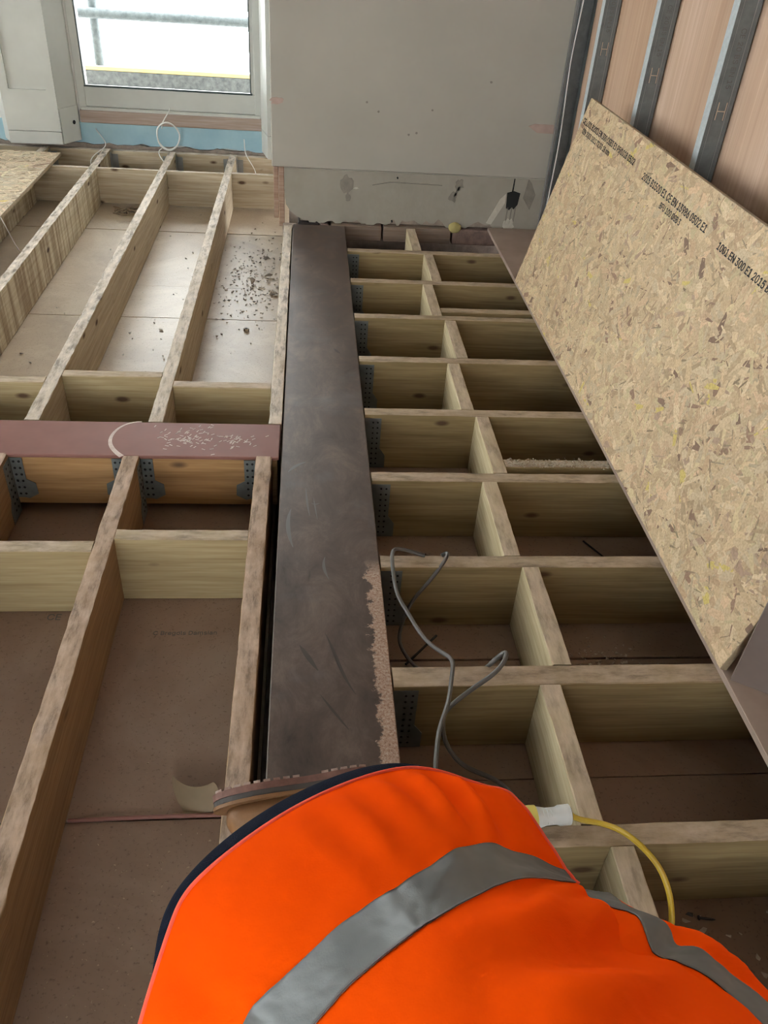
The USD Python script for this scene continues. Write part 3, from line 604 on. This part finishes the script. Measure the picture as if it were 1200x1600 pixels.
ev = np.array([.195, 0, .785]); OSBW = .81; ev /= np.linalg.norm(ev); eu = np.array([0, -1.0, 0]); en = np.cross(eu, ev)
m4 = np.eye(4); m4[:3, 0], m4[:3, 1], m4[:3, 2], m4[:3, 3] = eu, ev, en, (.969, 3.641, .0235)
strand_board('leaning_strand_board', 'large strand board leaning against the metal studs on the right', m4, 2.405, OSBW, 16000, 21, 1.0, True)
m4 = np.eye(4); m4[:3, 3] = (-2.75, 3.1, .0195)
strand_board('loose_strand_board', 'dusty strand board lying loose on the joists at the far left', m4, 1.22, 2.43, 9000, 22, 1.28)
# a smaller brown sheet stood against the near end of the strand board
b0 = at(1141, 1063, .0188); bd = np.array([.85, -.52, 0]); bd /= np.linalg.norm(bd); up = np.array([.02, -.005, 1.0]); up -= bd * (up @ bd) * .6; up /= np.linalg.norm(up); nb = np.cross(bd, up)
m4 = np.eye(4); m4[:3, 0], m4[:3, 1], m4[:3, 2], m4[:3, 3] = bd, up, nb / np.linalg.norm(nb), b0 + (.0, -.0, .0005)
sm = thing('small_board', 'grey-brown sheet standing at the right edge, by the near end of the leaning board', 'board', mat=m4)
obj('sheet', cbx(0, .30, 0, .55, -.012, 0, .001), GREYBOARD, sm)

# ------------------------------------------------------------------ loose things
def cable(pts): return [at(x, y, z) for x, y, z in pts]


cb = thing('grey_cable', 'grey electric cable looping over the joists right of the dark steel beam', 'cable')
obj('run', tube(cable([(664, 868, .008), (640, 861, .012), (619, 858, .02), (613, 866, .025), (614, 890, .02), (622, 930, .008), (637, 957, .0), (664, 998, .0), (693, 1021, .012), (706, 1032, .02), (706, 1057, .02), (700, 1098, .03), (687, 1140, .04), (681, 1195, .05), (676, 1240, .05)]), .0052, 130), GREYCABLE, cb)
obj('run', tube(cable([(690, 868, .004), (699, 865, .012), (696, 874, .012), (685, 890, -.01), (665, 915, -.05), (647, 936, -.085), (633, 962, -.12), (624, 994, -.16), (629, 1015, -.185), (652, 1044, -.205), (668, 1052, -.21)]), .0050, 100), GREYCABLE, cb)
obj('run', tube(cable([(756, 1046, -.03), (770, 1034, .012), (783, 1023, .03), (790, 1020, .04), (789, 1030, .04), (772, 1052, .03), (743, 1073, .012), (710, 1098, -.01), (695, 1115, -.03), (692, 1140, -.06), (700, 1167, -.10), (725, 1196, -.13), (770, 1217, -.13), (805, 1250, -.11), (812, 1275, -.1)]), .0056, 130), GREYCABLE, cb)
obj('black_rod', tube([at(682, 993, -.205), at(634, 1038, -.212)], .0035, smooth_path=False), BLACKROD, label='thin black rod in the cell under the grey cable', cat='rod')
obj('black_rod', tube([at(911, 845, -.19), at(945, 872, -.214)], .003, smooth_path=False), BLACKROD, label='thin black rod lying in the cell beside the leaning board', cat='rod')

pg = thing('plug_connector', 'white and yellow site plug on the joist beside the orange vest', 'plug', (.43, .868, .0225), 4)
def lathe(prof, n=28):
    m = trimesh.creation.revolve(np.array(prof), sections=n); v = np.array(m.vertices); m.vertices = np.column_stack([v[:, 2], v[:, 1], v[:, 0]]); trimesh.repair.fix_normals(m); return m
obj('body', lathe([(0, -.03), (.0205, -.03), (.022, -.01), (.0215, .012), (.0165, .035), (.0165, .055), (.0195, .062), (.0195, .077), (0, .077)]), PLUGWHITE, pg)
obj('collar', lathe([(.0205, -.006), (.0235, -.006), (.024, .004), (.0235, .014), (.0205, .014)]), YELLOWPLASTIC, pg, label='yellow collar')
gl = obj('gland', lathe([(0, .076), (.017, .076), (.0185, .080), (.017, .084), (.009, .085), (0, .085)]), GREYCABLE, pg, label='dark cable gland')
obj('gland_ring', lathe([(.0165, .0755), (.0198, .0755), (.0198, .082), (.0172, .083)]), PLUGWHITE, gl)
obj('rib', cat_(*[tube([(.028 + .008 * k, -.0175 + .0006 * k, .0), (.028 + .008 * k, -.0, .0185 - .0006 * k), (.028 + .008 * k, .0175 - .0006 * k, 0)], .0016, 12) for k in range(3)]), PLUGWHITE, pg)
obj('front_skirt', lathe([(0, -.05), (.0225, -.05), (.0235, -.03), (.0205, -.029)]), PLUGWHITE, pg)
obj('yellow_cable', tube([(.514, .874, .0235)] + cable([(906, 1280, .026), (940, 1287, .03), (975, 1301, .045), (1005, 1325, .05), (1030, 1356, .035), (1044, 1390, .01), (1049, 1420, -.02), (1049, 1450, -.05), (1045, 1500, -.09), (1035, 1560, -.13)]), .0055, 90), YELLOWCABLE, label='yellow cable curving down from the site plug', cat='cable')
r = np.random.default_rng(17)
# white cable coil on the window wall
ring = [(-.905 + (.072 + .003 * math.sin(3.1 * a)) * math.cos(a), 5.79 + .004 * math.sin(.37 * a), .085 + (.082 + .003 * math.cos(2.3 * a)) * math.sin(a)) for a in np.linspace(-1.7, -1.7 + 2 * math.pi * 3.15, 90)]
wc = thing('white_cable_coil', 'small coil of white cable hanging on the blue strip under the window', 'cable')
obj('loops', tube(ring, .0042, 260, 8), WHITECABLE, wc)
obj('tail', tube([(-.885, 5.83, .245), (-.90, 5.80, .215), (-.93, 5.79, .17), (-.94, 5.79, .13)], .0035, 24), WHITECABLE, wc); obj('tail', tube([(-.95, 5.775, .012), (-.965, 5.735, -.01), (-.93, 5.69, -.05), (-.89, 5.62, -.09)], .0035, 24), WHITECABLE, wc)
for pts, lab in (([(-1.37, 5.84, .10), (-1.33, 5.80, .06), (-1.305, 5.76, .02), (-1.36, 5.68, -.02), (-1.37, 5.62, -.10)], 'white wire hanging from the left of the blue strip'), ([(-.42, 5.84, .08), (-.415, 5.80, .03), (-.40, 5.74, .0), (-.35, 5.62, -.04), (-.335, 5.48, -.10)], 'white wire hanging from the right of the blue strip'),
                 ([at(-8, 330, .022), at(4, 345, .0), at(20, 375, -.1), at(34, 395, -.19)], 'white wire hanging beside the loose strand board')):
    obj('loose_wire', tube(pts, .003, 30, 8), WHITECABLE, label=lab, cat='wire')

# torn brown paper flap
pp = np.array([[at(270, 1212, -.185), at(273, 1240, -.216), at(290, 1275, -.219)], [at(300, 1229, -.182), at(303, 1248, -.20), at(312, 1272, -.219)], [at(333, 1222, -.165), at(341, 1238, -.175), at(331, 1271, -.219)]])
gx, gy = np.meshgrid(np.linspace(0, 2, 15), np.linspace(0, 2, 15), indexing='ij')
PV = np.stack([RectBivariateSpline(range(3), range(3), pp[..., k], kx=2, ky=2)(np.linspace(0, 2, 15), np.linspace(0, 2, 15)) for k in range(3)], -1)


def grid_mesh(G, thick=0.0, flip=False):
    a, b = G.shape[:2]; idx = np.arange(a * b).reshape(a, b); q = np.stack([idx[:-1, :-1], idx[1:, :-1], idx[1:, 1:], idx[:-1, 1:]], -1).reshape(-1, 4)
    f = np.vstack([q[:, [0, 1, 2]], q[:, [0, 2, 3]]]); V = G.reshape(-1, 3)
    if flip: f = f[:, ::-1]
    if thick:
        n = trimesh.Trimesh(V, f, process=False).vertex_normals; V2 = V - n * thick
        rim = np.r_[idx[:, 0], idx[-1, 1:], idx[::-1, -1][1:], idx[0, ::-1][1:]]
        r0, r1 = rim[:-1], rim[1:]; N = len(V)
        side = np.vstack([np.stack([r0, r1, r1 + N], 1), np.stack([r0, r1 + N, r0 + N], 1)])
        m = trimesh.Trimesh(np.vstack([V, V2]), np.vstack([f, f[:, ::-1] + N, side]), process=False); return m
    return trimesh.Trimesh(V, f, process=False)


obj('paper_flap', grid_mesh(PV, .0008), PAPER, label='torn flap of brown paper curling up in the near left bay', cat='paper')

# debris
r = np.random.default_rng(19)
spots = [(np.clip(r.normal(-.27, .085), -.455, -.13), np.clip(r.normal(4.15, .32), 3.3, 5.2), ZB) for _ in range(330)]
obj('rubble_crumbs', chips(spots, r.uniform(.0025, .008, 330), 6), STONE, label='scattered rubble crumbs in the bay left of the dark steel beam', cat='rubble', kind='stuff', smooth=False)
for k, (px, py, s, lab) in enumerate(((421, 433, .020, 'largest stone chip by the left edge of the dark steel beam'), (418, 404, .016, 'stone chip near the top of the rubble patch'), (397, 443, .014, 'stone chip in the middle of the rubble patch'), (426, 461, .015, 'stone chip at the lower end of the rubble patch'))):
    p = at(px, py, ZB); h = trimesh.convex.convex_hull(np.random.default_rng(k).normal(0, 1, (11, 3)) * s * .62); h.apply_translation((p[0], p[1], ZB - h.bounds[0][2])); obj('stone_chip', h, STONE, label=lab, cat='stone', smooth=False)
p = at(385, 517, ZB); nut = thing('steel_nut', 'hexagonal nut lying alone on the board in the rubble bay', 'nut', (p[0], p[1], ZB))
nb_ = m3.Manifold.cylinder(.012, .013, .013, 6) - m3.Manifold.cylinder(.05, .006, .006, 20).translate((0, 0, -.02)); obj('nut_body', nb_, STONE, nut, smooth=False); obj('bolt_end', disc((0, 0, .007), .0058, 'z', .014, 14), DARKSTEEL, nut, smooth=False)
spots = [(r.uniform(-.49, -.17), r.uniform(.35, 1.02), ZB) for _ in range(260)] + [(r.uniform(-.49, -.17), r.uniform(1.06, 1.7), ZB) for _ in range(50)]
obj('sawdust', chips(spots, r.uniform(.001, .0028, 310), 8), SAWDUST, label='sparse sawdust crumbs on the boards of the near left bay', cat='sawdust', kind='stuff', smooth=False)
spots = [(np.clip(r.normal(.80, .09), .65, .97), np.clip(r.normal(1.44, .05), 1.29, 1.60), ZB) for _ in range(260)] + [(np.clip(r.normal(.83, .1), .65, .97), np.clip(r.normal(1.79, .03), 1.70, 1.88), ZB) for _ in range(200)] + [(np.clip(r.normal(.35, .07), .25, .53), np.clip(r.normal(1.80, .03), 1.70, 1.88), ZB) for _ in range(120)]
obj('sawdust', chips(spots, r.uniform(.002, .005, len(spots)), 9), CHALK, label='pale sawdust scattered in the cells right of the dark steel beam', cat='sawdust', kind='stuff', smooth=False)
spots = [(r.uniform(-1.25, -.93), r.uniform(2.8, 5.2), ZB) for _ in range(25)] + [(r.uniform(-.85, -.53), r.uniform(2.8, 5.2), ZB) for _ in range(50)]
obj('plaster_crumbs', chips(spots, r.uniform(.002, .008, len(spots)), 10), PLASTER_PALE, label='few white plaster crumbs on the boards under the window', cat='rubble', kind='stuff', smooth=False)
spots = [(r.uniform(.70, .97), r.uniform(.50, .80), ZB) for _ in range(60)]
obj('sawdust', chips(spots, r.uniform(.002, .010, len(spots)), 12, .25), CHALK, label='pale flakes on the board in the nearest right cell', cat='sawdust', kind='stuff', smooth=False)
sh = thing('wood_shavings', 'heap of pale wood shavings at the far end of the second bay', 'shavings', kind='stuff')
obj('curls', cat_(*[tube([(x, y, ZB + .004), (x + r.normal(0, .03), y + r.normal(0, .01), ZB + .02 * r.random() + .004), (x + r.normal(0, .06), y + r.normal(0, .02), ZB + .004)], .0035, 8, 5) for x, y in [(r.uniform(-1.18, -1.0), r.uniform(5.12, 5.24)) for _ in range(26)]]), PAPER, sh)
p0, p1 = at(1092, 1434, ZB + .005), at(1118, 1437, ZB + .004)
sc = thing('screw', 'dark screw lying on the board in the nearest right cell', 'screw')
obj('shank', tube([p0, p0 + (p1 - p0) * .85, p1], np.r_[np.full(16, .0026), np.linspace(.0026, .0006, 8)], 24, 8), BLACKROD, sc); hd = disc((0, 0, 0), .0048, 'x', .002, 12); hd.apply_translation(p0); obj('head', hd, BLACKROD, sc)
p = at(1075, 1428, ZB); obj('dark_chip', chips([p], [.0055], 3), BLACKROD, label='small dark chip beside the screw', cat='chip', smooth=False)

# ------------------------------------------------------------------ outside the window
struct('ground', bx(-60, 60, -60, 60, -6.2, -6.0), BOUNCE_GROUND)
obj('scaffold_tube', tube([(-6, 7.0, .61), (4, 7.0, .622)], .034, smooth_path=False, sides=18), TUBE, label='horizontal scaffold guard rail crossing outside the window', cat='scaffold tube')
obj('scaffold_tube', tube([(-1.577, 7.075, -6), (-1.557, 7.075, 4.5)], .034, smooth_path=False, sides=18), TUBE, label='upright scaffold tube at the left side of the window', cat='scaffold tube')
tb = thing('toe_board', 'speckled grey scaffold toe board with a yellow top seen at the foot of the pane', 'scaffold board', (0, 6.9, 0))
obj('board', cbx(-4.2, 3.0, 0, .036, -.1, .262, .004), SCAFBOARD, tb); obj('top_edge', cbx(-4.2, 3.0, -.002, .038, .263, .29, .003), YELLOWBOARD, tb, label='yellow top edge')
for k, y in enumerate((6.42, 6.66)):
    obj('scaffold_deck_board', cbx(-4.2, 3.0, y, y + .225, -.14, -.102, .004), SCAFBOARD, label=f'grey scaffold deck board outside the window, {"nearer the glass" if k == 0 else "beside the toe board"}', cat='scaffold board')

#PERSON#
# ------------------------------------------------------------------ the kneeling person, bent forward, back to the camera's view
def pxgrid(rows): return np.array([[at(*p) for p in row] for row in rows])


VEST = [
 [(190, 1720, .44), (224, 1583, .50), (266, 1450, .545), (309, 1375, .565), (407, 1296, .585), (512, 1237, .585), (620, 1202, .565), (698, 1209, .545), (768, 1231, .505)],
 [(270, 1755, .47), (288, 1625, .54), (335, 1515, .585), (392, 1430, .612), (492, 1353, .632), (590, 1292, .628), (685, 1258, .603), (752, 1262, .575), (838, 1284, .505)],
 [(350, 1790, .50), (365, 1645, .575), (407, 1567, .618), (470, 1504, .645), (553, 1433, .662), (637, 1379, .657), (720, 1325, .630), (790, 1326, .592), (888, 1362, .500)],
 [(400, 1840, .53), (425, 1705, .61), (465, 1635, .652), (527, 1561, .680), (610, 1488, .696), (683, 1435, .688), (752, 1394, .655), (815, 1373, .607), (904, 1384, .495)],
 [(470, 1900, .57), (500, 1790, .64), (545, 1720, .70), (610, 1650, .735), (690, 1575, .748), (760, 1515, .735), (825, 1468, .698), (882, 1436, .640), (938, 1414, .508)],
 [(560, 1980, .60), (610, 1900, .68), (660, 1830, .74), (740, 1750, .785), (830, 1670, .80), (905, 1605, .782), (955, 1558, .735), (985, 1525, .665), (1018, 1492, .545)],
 [(700, 2130, .60), (750, 2050, .71), (810, 1980, .78), (890, 1890, .825), (990, 1800, .84), (1060, 1730, .815), (1095, 1665, .755), (1105, 1605, .675), (1112, 1534, .55)],
 [(950, 2350, .62), (1000, 2250, .74), (1060, 2160, .80), (1130, 2060, .85), (1220, 1960, .86), (1290, 1890, .835), (1320, 1830, .77), (1325, 1780, .68), (1318, 1732, .56)]]
SIDE = [
 [(850, 1412, .50), (880, 1450, .53), (905, 1490, .56), (930, 1520, .58), (955, 1550, .59), (1000, 1575, .59), (1050, 1605, .59), (1090, 1645, .60), (1140, 1695, .61), (1260, 1800, .61)],
 [(912, 1391, .468), (938, 1413, .482), (988, 1429, .50), (1006, 1454, .525), (1021, 1490, .54), (1054, 1503, .535), (1108, 1529, .545), (1150, 1567, .548), (1200, 1612, .555), (1320, 1730, .555)],
 [(933, 1396, .455), (960, 1405, .455), (992, 1425, .468), (1040, 1444, .48), (1055, 1476, .495), (1090, 1483, .497), (1125, 1508, .497), (1160, 1537, .50), (1200, 1571, .505), (1330, 1690, .505)],
 [(935, 1395, .44), (966, 1405, .435), (998, 1424, .44), (1044, 1442, .45), (1080, 1454, .455), (1117, 1471, .455), (1145, 1493, .455), (1168, 1513, .455), (1202, 1550, .46), (1345, 1670, .46)],
 [(928, 1400, .36), (958, 1412, .35), (985, 1432, .34), (1030, 1450, .34), (1066, 1466, .34), (1103, 1482, .34), (1131, 1505, .34), (1154, 1526, .34), (1190, 1565, .34), (1325, 1690, .34)]]
JUMPER = [
 [(330, 1700, .46), (340, 1600, .53), (360, 1510, .565), (400, 1440, .585), (492, 1363, .60), (580, 1310, .598), (660, 1275, .58), (730, 1275, .555), (800, 1290, .48)],
 [(215, 1718, .425), (240, 1583, .49), (274, 1455, .533), (316, 1383, .553), (410, 1304, .573), (512, 1246, .573), (620, 1211, .553), (698, 1219, .533), (762, 1242, .49)],
 [(204, 1720, .40), (233, 1578, .46), (245, 1470, .505), (284, 1380, .53), (380, 1290, .545), (490, 1227, .55), (590, 1196, .54), (672, 1203, .525), (745, 1245, .47)]]
person = thing('person', 'person kneeling with bent back in orange high-visibility vest with grey bands over navy clothes', 'person')
BC = np.array([.10, .42, 0])


def splined(G, nu, nv):
    a, b = G.shape[:2]; ku, kv = min(3, a - 1), min(3, b - 1); u, v = np.linspace(0, a - 1, nu), np.linspace(0, b - 1, nv)
    return np.stack([RectBivariateSpline(range(a), range(b), G[..., k], kx=ku, ky=kv)(u, v) for k in range(3)], -1), u, v


def normals(G, toward=(0, 0, 1)):
    a, b = np.gradient(G, axis=0), np.gradient(G, axis=1); n = np.cross(a, b); n /= np.linalg.norm(n, axis=-1, keepdims=True) + 1e-12
    return n if (n[..., 2].mean() > 0) else -n


def is_flipped(G): return np.cross(np.gradient(G, axis=0), np.gradient(G, axis=1))[..., 2].mean() < 0


VG, vu, vv = splined(pxgrid(VEST), 141, 161)
VN = normals(VG); U, Vc = np.meshgrid(vu, vv, indexing='ij')     # U along the back from the hem, Vc across it
def bump(x, c, w): return np.exp(-((x - c) / w) ** 2)
crease = .0085 * np.sin(7.4 * Vc + 1.1 * U) * bump(Vc, 7.0, 1.0) * bump(U, .9, 1.0) + .0035 * np.sin(6.1 * Vc + .9 * U) * bump(Vc, 1.0, 1.1) * bump(U, .6, 1.4)
crease += .011 * np.sin(4.6 * U - 1.2 * Vc + 5) * bump(Vc, 6.8, 1.5) * bump(U, 4.5, 1.1) + .0035 * np.sin(3.7 * U + 1.6 * Vc) * bump(Vc, 4.2, 1.6) * bump(U, 4.6, 1.4)
crease += .0045 * np.sin(9.5 * Vc - 2.2 * U + 1.5 * np.sin(U)) * bump(Vc, 5.6, 1.2) * bump(U, .8, .9) + .004 * np.sin(7.5 * U + 2.6 * Vc) * bump(Vc, 7.4, .8) * bump(U, 3.6, .7)
crease += .008 * (meshkit.fbm(np.stack([U * 1.3, Vc * 1.1, 0 * U], -1), 4, 3) - .5)
VG = VG + VN * (crease * np.clip(np.minimum(U * 3, 1), 0, 1))[..., None]
flip = is_flipped(VG)
vest = obj('vest', grid_mesh(VG, .003, flip), ORANGE, person, smooth=True, label='orange high-visibility vest')
i0, i1 = np.searchsorted(vu, 2.0), np.searchsorted(vu, 3.0)
obj('reflective_band', grid_mesh(VG[i0:i1 + 1, :-1] + normals(VG)[i0:i1 + 1, :-1] * .0022, .0016, flip), TAPE, vest, smooth=True, label='grey reflective band across the back')
SG, su, sv = splined(pxgrid(SIDE), 61, 121)
SG = SG + normals(SG) * (.004 * (meshkit.fbm(np.stack(np.meshgrid(su * 1.5, sv * 1.4, [0], indexing='ij'), -1)[:, :, 0], 3, 8) - .5))[..., None]
sflip = is_flipped(SG)
obj('side_panel', grid_mesh(SG, .003, sflip), ORANGE, vest, smooth=True)
j0, j1 = np.searchsorted(su, 1.0), np.searchsorted(su, 2.0)
obj('reflective_band', grid_mesh(SG[j0:j1 + 1] + normals(SG)[j0:j1 + 1] * .0022, .0016, sflip), TAPE, vest, smooth=True, label='grey reflective band along the side')
edge = np.vstack([VG[0], VG[1:np.searchsorted(vu, 3.0), -1]])
obj('binding', tube(edge - VN[0, 0] * 0, .0028, smooth_path=False, sides=8), PIPING, vest, label='coral binding along the hem')
JP = pxgrid(JUMPER); rim = JP[-1]; cen = np.array([.09, .40])
for dz, s in ((.05, .02), (.13, .06), (.22, .12)):
    q = rim.copy(); q[:, :2] += (cen - q[:, :2]) * s; q[:, 2] -= dz; JP = np.concatenate([JP, q[None]])
JG, ju, jv = splined(JP, 61, 121)
obj('jumper_hem', grid_mesh(JG, .004, is_flipped(JG)), NAVY, person, smooth=True, label='navy fleece hem below the vest')

from scipy.spatial import cKDTree
_vp = np.vstack([VG.reshape(-1, 3), SG[15:].reshape(-1, 3)]); _vn = np.vstack([normals(VG).reshape(-1, 3), normals(SG)[15:].reshape(-1, 3)]); _tree = cKDTree(_vp)


def tuck(m, gap):                               # keeps what is worn under the vest below its cloth
    v = np.array(m.vertices); d, i = _tree.query(v); s = ((v - _vp[i]) * _vn[i]).sum(1); k = (s > -gap) & (d < .12)
    v[k] -= _vn[i[k]] * (s[k] + gap)[:, None]; m.vertices = v; return m


fwd = np.array([.53, -.85, 0]); fwd /= np.linalg.norm(fwd); rgt = np.array([fwd[1], -fwd[0], 0])
HIP, CH = np.array([.085, .43, .42]), np.array([.205, .12, .67])
hipR, hipL = HIP + rgt * .085, HIP - rgt * .085
shR, shL = CH + rgt * .15, CH - rgt * .15
kneeL, ankL = np.array([.245, .46, .065]), np.array([.085, .80, .075])
kneeR, ankR = np.array([.13, .02, .43]), np.array([.06, .13, .10])
elR, wrR = np.array([-.02, -.22, .52]), np.array([.08, -.08, .50]) + (0, -.06, 0)
elL, wrL = np.array([.47, -.04, .50]), np.array([.49, -.20, .28])
neck, head = CH + fwd * .13 + (0, 0, .10), CH + fwd * .24 + (0, 0, .15)


def hull(*sp):
    return m3.Manifold.batch_hull([m3.Manifold.sphere(r, 24).translate(tuple(map(float, p))) for p, r in sp])


def figure(parts, edge=.014, it=12):
    s = m3.Manifold.batch_boolean(parts, m3.OpType.Add).refine_to_length(edge).to_mesh()
    m = trimesh.Trimesh(s.vert_properties[:, :3], s.tri_verts, process=True); trimesh.smoothing.filter_taubin(m, iterations=it); return m


def hand(w, d, thumb_side, curl, k=1.0):      # palm, four unequal fingers and a thumb; d = pointing direction, curl = the way the fingers bend
    d = d / np.linalg.norm(d); s = thumb_side - d * (thumb_side @ d); s /= np.linalg.norm(s); c = curl - d * (curl @ d) - s * (curl @ s); c /= np.linalg.norm(c)
    out = [hull((w, .026), (w + d * .045 + s * .022, .017), (w + d * .045 - s * .022, .015)), hull((w + d * .045 + s * .022, .017), (w + d * .045 - s * .022, .015), (w + d * .088 + s * .028, .0125), (w + d * .085 - s * .03, .0115))]
    for q, L in ((.031, .070), (.0105, .080), (-.0105, .074), (-.0305, .058)):
        a = w + d * .085 + s * q; b = a + (d * .85 + c * .4) * L * .5; e = b + (d * .3 + c * .9) * L * .3; f = e + (d * -.1 + c) * L * .24
        out += [hull((a, .0098), (b, .0092)), hull((b, .0092), (e, .0086)), hull((e, .0086), (f, .0078))]
    a = w + d * .03 + s * .022; b = a + (d * .55 + s * .8 + c * .1) * .042; e = b + (d * .85 + s * .25 + c * .4) * .034
    return out + [hull((a, .014), (b, .0115)), hull((b, .0115), (e, .0095))]


down = np.array([0, 0, -1.0])
parts = [hull((hipR, .12), (hipL, .12), (HIP + (0, 0, .03), .12)), hull((HIP, .12), ((HIP + CH) / 2 + rgt * .03, .125), ((HIP + CH) / 2 - rgt * .03, .125), (hipR, .11), (hipL, .11)),
         hull(((HIP + CH) / 2, .13), (CH + rgt * .06, .125), (CH - rgt * .06, .125)), hull((CH + rgt * .06, .12), (shR, .06)), hull((CH - rgt * .06, .12), (shL, .06)),
         hull((CH + fwd * .06, .085), (neck, .056)), hull((neck, .056), (head - fwd * .02, .06)), hull((head, .078), (head + (0, 0, .045), .082), (head - fwd * .025 + (0, 0, .03), .085)),
         hull((head + fwd * .03 + (0, 0, -.045), .045), (head + fwd * .045 + (0, 0, -.075), .030), (head, .07)), hull((head + fwd * .082 + (0, 0, -.005), .012), (head + fwd * .092 + (0, 0, -.03), .014)),
         hull((shR, .055), (elR, .042)), hull((elR, .042), (wrR, .028)), hull((shL, .055), (elL, .042)), hull((elL, .042), (wrL, .028)),
         hull((hipR, .10), (kneeR, .062)), hull((kneeR, .06), (ankR, .042)), hull((hipL, .10), (kneeL, .062)), hull((kneeL, .06), (ankL, .042)),
         hull((head + rgt * .082, .018), (head + rgt * .084 + (0, 0, .03), .016)), hull((head - rgt * .082, .018), (head - rgt * .084 + (0, 0, .03), .016))]
parts += hand(wrR, np.array([.55, -.5, -.2]), fwd * .3 + np.array([.3, .5, .3]), down) + hand(wrL, np.array([.02, -.3, -.9]), rgt, np.array([-.3, .5, -.2]))
obj('body', tuck(figure(parts, .012, 8), .017), SKIN, person, smooth=True)
for s in (-1, 1):
    e = trimesh.creation.icosphere(2, .012); e.apply_translation(head + fwd * .073 + rgt * s * .031 + (0, 0, .005)); obj('eye', e, PLUGWHITE, person, smooth=True)
lips = hull((head + fwd * .083 + rgt * .018 + (0, 0, -.058), .006), (head + fwd * .088 + (0, 0, -.058), .008), (head + fwd * .083 - rgt * .018 + (0, 0, -.058), .006)); obj('mouth', lips, PINK_PATCH, person, smooth=True)
hair = figure([hull((head - fwd * .02 + (0, 0, .05), .091), (head - fwd * .045 + (0, 0, .0), .075))], .012, 6); obj('hair', hair, HAIR, person, smooth=True)
tro = [hull((hipR, .13), (hipL, .13), (HIP + (0, 0, .0), .13)), hull((hipR, .115), (kneeR, .076)), hull((kneeR, .075), (ankR + (0, 0, .03), .062)), hull((hipL, .115), (kneeL, .072)), hull((kneeL, .07), (ankL + (kneeL - ankL) * .12, .058))]
obj('trousers', tuck(figure(tro, .016, 8), .013), TROUSER, person, smooth=True, label='navy work trousers')
jum = [hull((HIP + (0, 0, .01), .125), (hipR + (0, 0, .01), .12), (hipL + (0, 0, .01), .12), ((HIP + CH) / 2 + rgt * .03, .13), ((HIP + CH) / 2 - rgt * .03, .13)), hull(((HIP + CH) / 2, .135), (CH + rgt * .06, .132), (CH - rgt * .06, .132)),
       hull((CH + rgt * .06, .125), (shR, .07)), hull((CH - rgt * .06, .125), (shL, .07)), hull((CH + fwd * .05, .09), (neck - fwd * .02, .066)), hull((shR, .066), (elR, .056)), hull((elR, .055), (wrR + (elR - wrR) * .1, .042)), hull((shL, .066), (elL, .056)), hull((elL, .055), (wrL + (elL - wrL) * .1, .042))]
obj('jumper', tuck(figure(jum, .016, 8), .010), NAVY, person, smooth=True, label='navy jumper')


def boot(origin, toe, N, lateral):
    toe, N = np.array(toe, float), np.array(N, float); toe /= np.linalg.norm(toe); N -= toe * (N @ toe); N /= np.linalg.norm(N); S = np.cross(N, toe) * lateral
    B = np.column_stack([toe, S, N])
    def put(m):
        m = m.copy() if isinstance(m, trimesh.Trimesh) else trimesh.Trimesh(*(lambda q: (q.vert_properties[:, :3], q.tri_verts))(m.to_mesh()))
        m.vertices = np.asarray(m.vertices) @ B.T + origin
        if np.linalg.det(B) < 0: m.invert()
        return m
    o = spline([(0, 0), (.012, -.032), (.07, -.038), (.13, -.034), (.20, -.049), (.25, -.042), (.283, -.008), (.278, .022), (.245, .042), (.19, .047), (.12, .036), (.06, .037), (.012, .030), (0, 0)], 70)
    out = Polygon(o).buffer(0)
    root = obj('boot', put(trimesh.util.concatenate([figure([hull(((.232, .0, -.038), .036), ((.185, 0, -.042), .042), ((.10, 0, -.05), .036)), hull(((.185, 0, -.042), .042), ((.115, 0, -.085), .040), ((.04, 0, -.045), .038)), hull(((.115, 0, -.085), .040), ((.05, 0, -.14), .050), ((.04, 0, -.045), .039)), hull(((.05, 0, -.14), .050), ((.05, 0, -.175), .052))], .009, 5)])), LEATHER, person, smooth=True, label='tan leather work boot')
    def slab(p, z0, z1):
        e = trimesh.creation.extrude_polygon(p, z1 - z0, engine='earcut'); e.apply_translation((0, 0, z0)); return e
    obj('midsole', put(slab(out.buffer(.002), -.014, -.004)), MIDSOLE, root); obj('welt', put(slab(out.buffer(.004), -.020, -.014)), LEATHER, root)
    obj('sole', put(slab(out.buffer(.003), -.004, .008)), SOLE, root, label='red-brown cleated sole')
    lug = []
    for x in np.arange(.006, .28, .0175):
        if .088 < x < .118: continue
        for s0, s1 in ((-.05, -.018), (-.012, .012), (.018, .05)):
            c = Polygon([(x, s0), (x + .012, s0), (x + .012, s1), (x, s1)]).intersection(out.buffer(.002))
            if c.area > 2e-5 and c.geom_type == 'Polygon': lug.append(slab(c, .008, .0125))
    props(obj('tread', put(cat_(*lug)), SOLE_DUST, root, smooth=False, label='dusty tread blocks'), kind='stuff')


boot(np.array([.122, .915, .108]), (-1, -.13, -.07), (0, .93, .36), 1)
boot(np.array([.04, .17, .012]) , (.25, -.9, 0), (0, 0, -1), 1)
